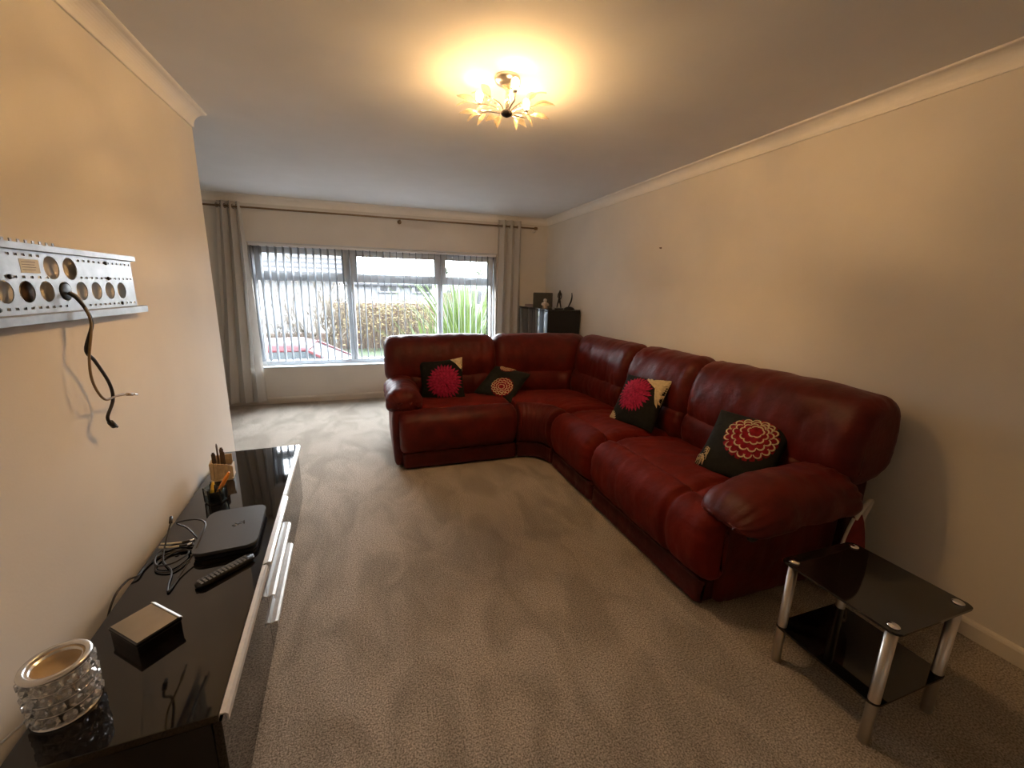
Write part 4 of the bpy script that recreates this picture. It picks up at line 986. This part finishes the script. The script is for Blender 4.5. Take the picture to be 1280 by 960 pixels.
# flax plants
def flax(loc, n, h, label, seed, spread=.75):
    t = thing('flax_plant', label, 'plant', loc, group='flax plants outside the window'); rnd = random.Random(seed); L0 = None
    for i in range(n):
        a = 2*PI*i*.381966; out_ = spread*(.15+.85*rnd.random())*h*.9; hh = h*rnd.uniform(.7, 1.05); w_ = rnd.uniform(.026, .042)
        bm = bmesh.new(); rows = []
        d = Vector((math.cos(a), math.sin(a), 0)); s = Vector((-math.sin(a), math.cos(a), 0))
        for k in range(6):
            u = k/5; p = d*(.04+out_*u**1.7)+Vector((0, 0, hh*(u-.32*u**3*(out_/h)))); ww = w_*(1-u)**.5*(1 if u < 1 else 0)+.001
            rows.append([bm.verts.new(p-s*ww), bm.verts.new(p+Vector((0, 0, -.006))+d*.004), bm.verts.new(p+s*ww)])
        for A, B in zip(rows, rows[1:]):
            for q in (0, 1): bm.faces.new((A[q], A[q+1], B[q+1], B[q]))
        obj('leaf_blade', bm, MT['flax'], t)
    obj('crown', LATHE([(.001, 0), (.09, 0), (.06, .12), (.001, .14)], 10), MT['bark'], t, True)
flax((1.80, 8.15, -.92), 170, 2.95, 'big green spiky flax plant outside the right end of the window', 21, .55)
flax((1.15, 8.45, -.92), 80, 1.95, 'smaller spiky flax plant left of the big one outside the window', 22, .6)
# cars
def car(name, label, loc, rz, body, sc=1):
    t = thing(name, label, 'car', loc, rz, 'parked cars')
    side = [(-2.0, .35), (-2.02, .75), (-1.9, .90), (-.9, .98), (1.0, .98), (1.75, .90), (2.0, .72), (2.02, .35), (1.6, .30), (-1.6, .30)]
    bm = bmesh.new(); prism(bm, side, -.84, .84, RX(PI/2)); bmesh.ops.bevel(bm, geom=list(bm.edges), offset=.05, segments=2, affect='EDGES'); obj('body', bm, body, t, True)
    rf = [(-1.45, 1.36), (-1.3, 1.42), (.15, 1.44), (.38, 1.38), (.38, 1.34), (-1.45, 1.31)]
    bm = bmesh.new(); prism(bm, rf, -.62, .62, RX(PI/2)); obj('roof', bm, body, t, True)
    gh = [(-1.85, .96), (-1.45, 1.33), (.38, 1.35), (1.12, .97)]
    bm = bmesh.new()
    a = [bm.verts.new((x, -(.78 if z < 1 else .63), z)) for x, z in gh]; b = [bm.verts.new((x, (.78 if z < 1 else .63), z)) for x, z in gh]
    bm.faces.new(a); bm.faces.new(b[::-1])
    for i in range(4): bm.faces.new((a[i], b[i], b[(i+1) % 4], a[(i+1) % 4]))
    obj('windows', bm, MT['car_glass'], t)
    for sgn in (-1, 1):
        for x0, x1 in ((.38, 1.12), (-.45, -.42), (-1.45, -1.85)):
            obj('pillar', TUBE([(x0, sgn*.635, 1.36), (x1, sgn*.79, .97)], .028, 6), body, t)
        bm = bmesh.new(); bmesh.ops.create_uvsphere(bm, u_segments=12, v_segments=8, radius=.09, matrix=T((.78, sgn*.93, 1.02)) @ Matrix.Diagonal((.7, 1.2, .75, 1)))
        obj('door_mirror', bm, body, t, True)
        for x in (-1.25, 1.3):
            wh_ = obj('wheel', LATHE([(.12, -.09), (.30, -.09), (.31, -.06), (.31, .06), (.30, .09), (.12, .09)], 24, T((x, sgn*.74, .31)) @ RX(PI/2), True), MT['tyre'], t, True)
            obj('hub_cap', LATHE([(.001, -.08), (.18, -.08), (.18, .08), (.001, .08)], 18, T((x, sgn*.74, .31)) @ RX(PI/2)), MT['silver'], wh_, True)
    return t
car('car', 'red car with pale windows parked close outside the window', (-1.30, 7.75, -.92), 0, MT['car_red'])
car('car', 'pale blue car parked before the white garage', (3.35, 17.3, -.58), math.radians(100), MT['car_pale'])
# houses
def roof_slab(bm, x0, x1, y0, z0, y1, z1, th=.12):
    v = [bm.verts.new(p) for p in ((x0, y0, z0), (x1, y0, z0), (x1, y1, z1), (x0, y1, z1), (x0, y0, z0-th), (x1, y0, z0-th), (x1, y1, z1-th), (x0, y1, z1-th))]
    for f in ((0, 1, 2, 3), (7, 6, 5, 4), (0, 4, 5, 1), (1, 5, 6, 2), (2, 6, 7, 3), (3, 7, 4, 0)): bm.faces.new([v[i] for i in f])
hA = thing('bungalow', 'white bungalow with a grey tiled roof across the street on the left', 'house', (-4.6, 17.5, -.62))
obj('walls', BX(-4.5, -1.5, 0, 3.55, 3.5, 2.35), MT['white_render'], hA)
NR = 9
for k in range(NR):
    bm = bmesh.new(); f0, f1 = k/NR, (k+1)/NR
    roof_slab(bm, -4.9, 3.8, -1.9+2.9*f0, 2.30+1.55*f0+.05, -1.9+2.9*f1+.08, 2.30+1.55*f1, .13)
    obj('tile_course', bm, MT['roof_grey'] if k < 6 else MT['roof_tan'], hA)
bm = bmesh.new(); roof_slab(bm, -4.9, 3.8, 1.0, 3.86, 3.9, 2.30, .1); obj('rear_roof', bm, MT['roof_grey'], hA)
obj('ridge_tile', TUBE([(-4.9, 1.03, 3.88), (3.8, 1.03, 3.88)], .08, 8), MT['roof_tan'], hA)
obj('gutter', TUBE([(-4.9, -1.97, 2.28), (3.8, -1.97, 2.28)], .07, 8), MT['white_render'], hA)
bm = bmesh.new(); prism(bm, [(-.65, 0), (.65, 0), (0, .75)], -1.0, .4, T((1.55, -.3, 2.75)) @ RX(PI/2)); g = obj('gable', bm, MT['white_render'], hA)
for sgn in (-1, 1): 
    bm = bmesh.new(); prism(bm, [(0, .78), (sgn*.78, -.12), (sgn*.78, -.04), (0, .86)], -1.05, .45, T((1.55, -.3, 2.75)) @ RX(PI/2)); obj('gable_roof', bm, MT['roof_tan'], g)
for x0, x1 in ((-1.6, -.5), (-3.8, -2.4)):
    f = obj('house_window', BX(x0, -1.54, .95, x1, -1.48, 1.95), MT['upvc'], hA); obj('house_pane', BX(x0+.07, -1.56, 1.02, (x0+x1)/2-.03, -1.535, 1.88), MT['car_glass'], f); obj('house_pane', BX((x0+x1)/2+.03, -1.56, 1.02, x1-.07, -1.535, 1.88), MT['car_glass'], f)
gB = thing('garage', 'white flat-roofed garage with dark openings across the street on the right', 'garage', (6.2, 20, -.72))
obj('walls', BX(-2.75, 0, 0, 3.6, 4, 2.62), MT['white_render'], gB); obj('fascia', BX(-2.85, -.15, 2.62, 3.7, 4.1, 2.82), MT['white_render'], gB)
obj('lintel', BX(-2.6, -.05, 1.95, -.65, 0, 2.08), MT['roof_grey'], gB); 
for x0, x1 in ((-2.52, -1.62), (-1.42, -.72), (.15, 1.9)):
    f = obj('garage_opening', BX(x0, -.03, .5 if x0 > -2 else .05, x1, .0, 1.95), MT['house_glass'], gB)
    obj('opening_bar', BX((x0+x1)/2-.03, -.05, .5 if x0 > -2 else .05, (x0+x1)/2+.03, -.03, 1.95), MT['roof_grey'], f)
hC = thing('house', 'distant white house with dormer windows and a grey roof in the middle of the view', 'house', (3.2, 29, -.9))
obj('walls', BX(-4.6, 0, 0, 3.6, 6, 2.6), MT['white_render'], hC)
bm = bmesh.new(); roof_slab(bm, -4.9, 3.9, -.4, 2.55, 3, 3.35); obj('roof', bm, MT['roof_grey'], hC)
bm = bmesh.new(); roof_slab(bm, -4.9, 3.9, 3, 3.35, 6.4, 2.55); obj('roof', bm, MT['roof_grey'], hC)
for x0 in (-2.6, -.4, 1.6):
    d = obj('dormer', BX(x0, -.2, 2.0, x0+1.4, 2, 2.95), MT['white_render'], hC); obj('house_pane', BX(x0+.2, -.24, 2.1, x0+.65, -.2, 2.8), MT['house_glass'], d); obj('house_pane', BX(x0+.75, -.24, 2.1, x0+1.2, -.2, 2.8), MT['house_glass'], d)
def tree(loc, h, r, label, seed, n=1500):
    t = thing('tree', label, 'tree', loc, group='trees far beyond the houses'); rnd = random.Random(seed)
    obj('trunk', TUBE([(0, 0, 0), (.05, 0, h*.5), (0, 0, h*.8)], [.16, .12, .06], 8), MT['bark'], t, True)
    bm = bmesh.new()
    for i in range(n):
        v = Vector((rnd.gauss(0, 1), rnd.gauss(0, 1), rnd.gauss(0, 1))).normalized()*rnd.random()**.4
        p = Vector((v.x*r, v.y*r, h*.68+v.z*h*.36)); m = T(p) @ Matrix.Rotation(rnd.uniform(0, 6.28), 4, 'Z') @ Matrix.Rotation(rnd.uniform(-1.2, 1.2), 4, 'X'); s = rnd.uniform(.1, .2)
        bm.faces.new([bm.verts.new(m @ Vector(q)) for q in ((-s, 0, 0), (0, -s*.5, .02), (s, 0, 0), (0, s*.5, .02))])
    obj('crown', bm, MT['tree'], t, False, None, 'stuff')
tree((6.4, 39, -1.2), 4.7, .95, 'evergreen tree seen in the top light left of the second mullion', 31)
tree((10.3, 40, -1.2), 4.3, 1.0, 'evergreen tree seen in the right-hand top light', 32)
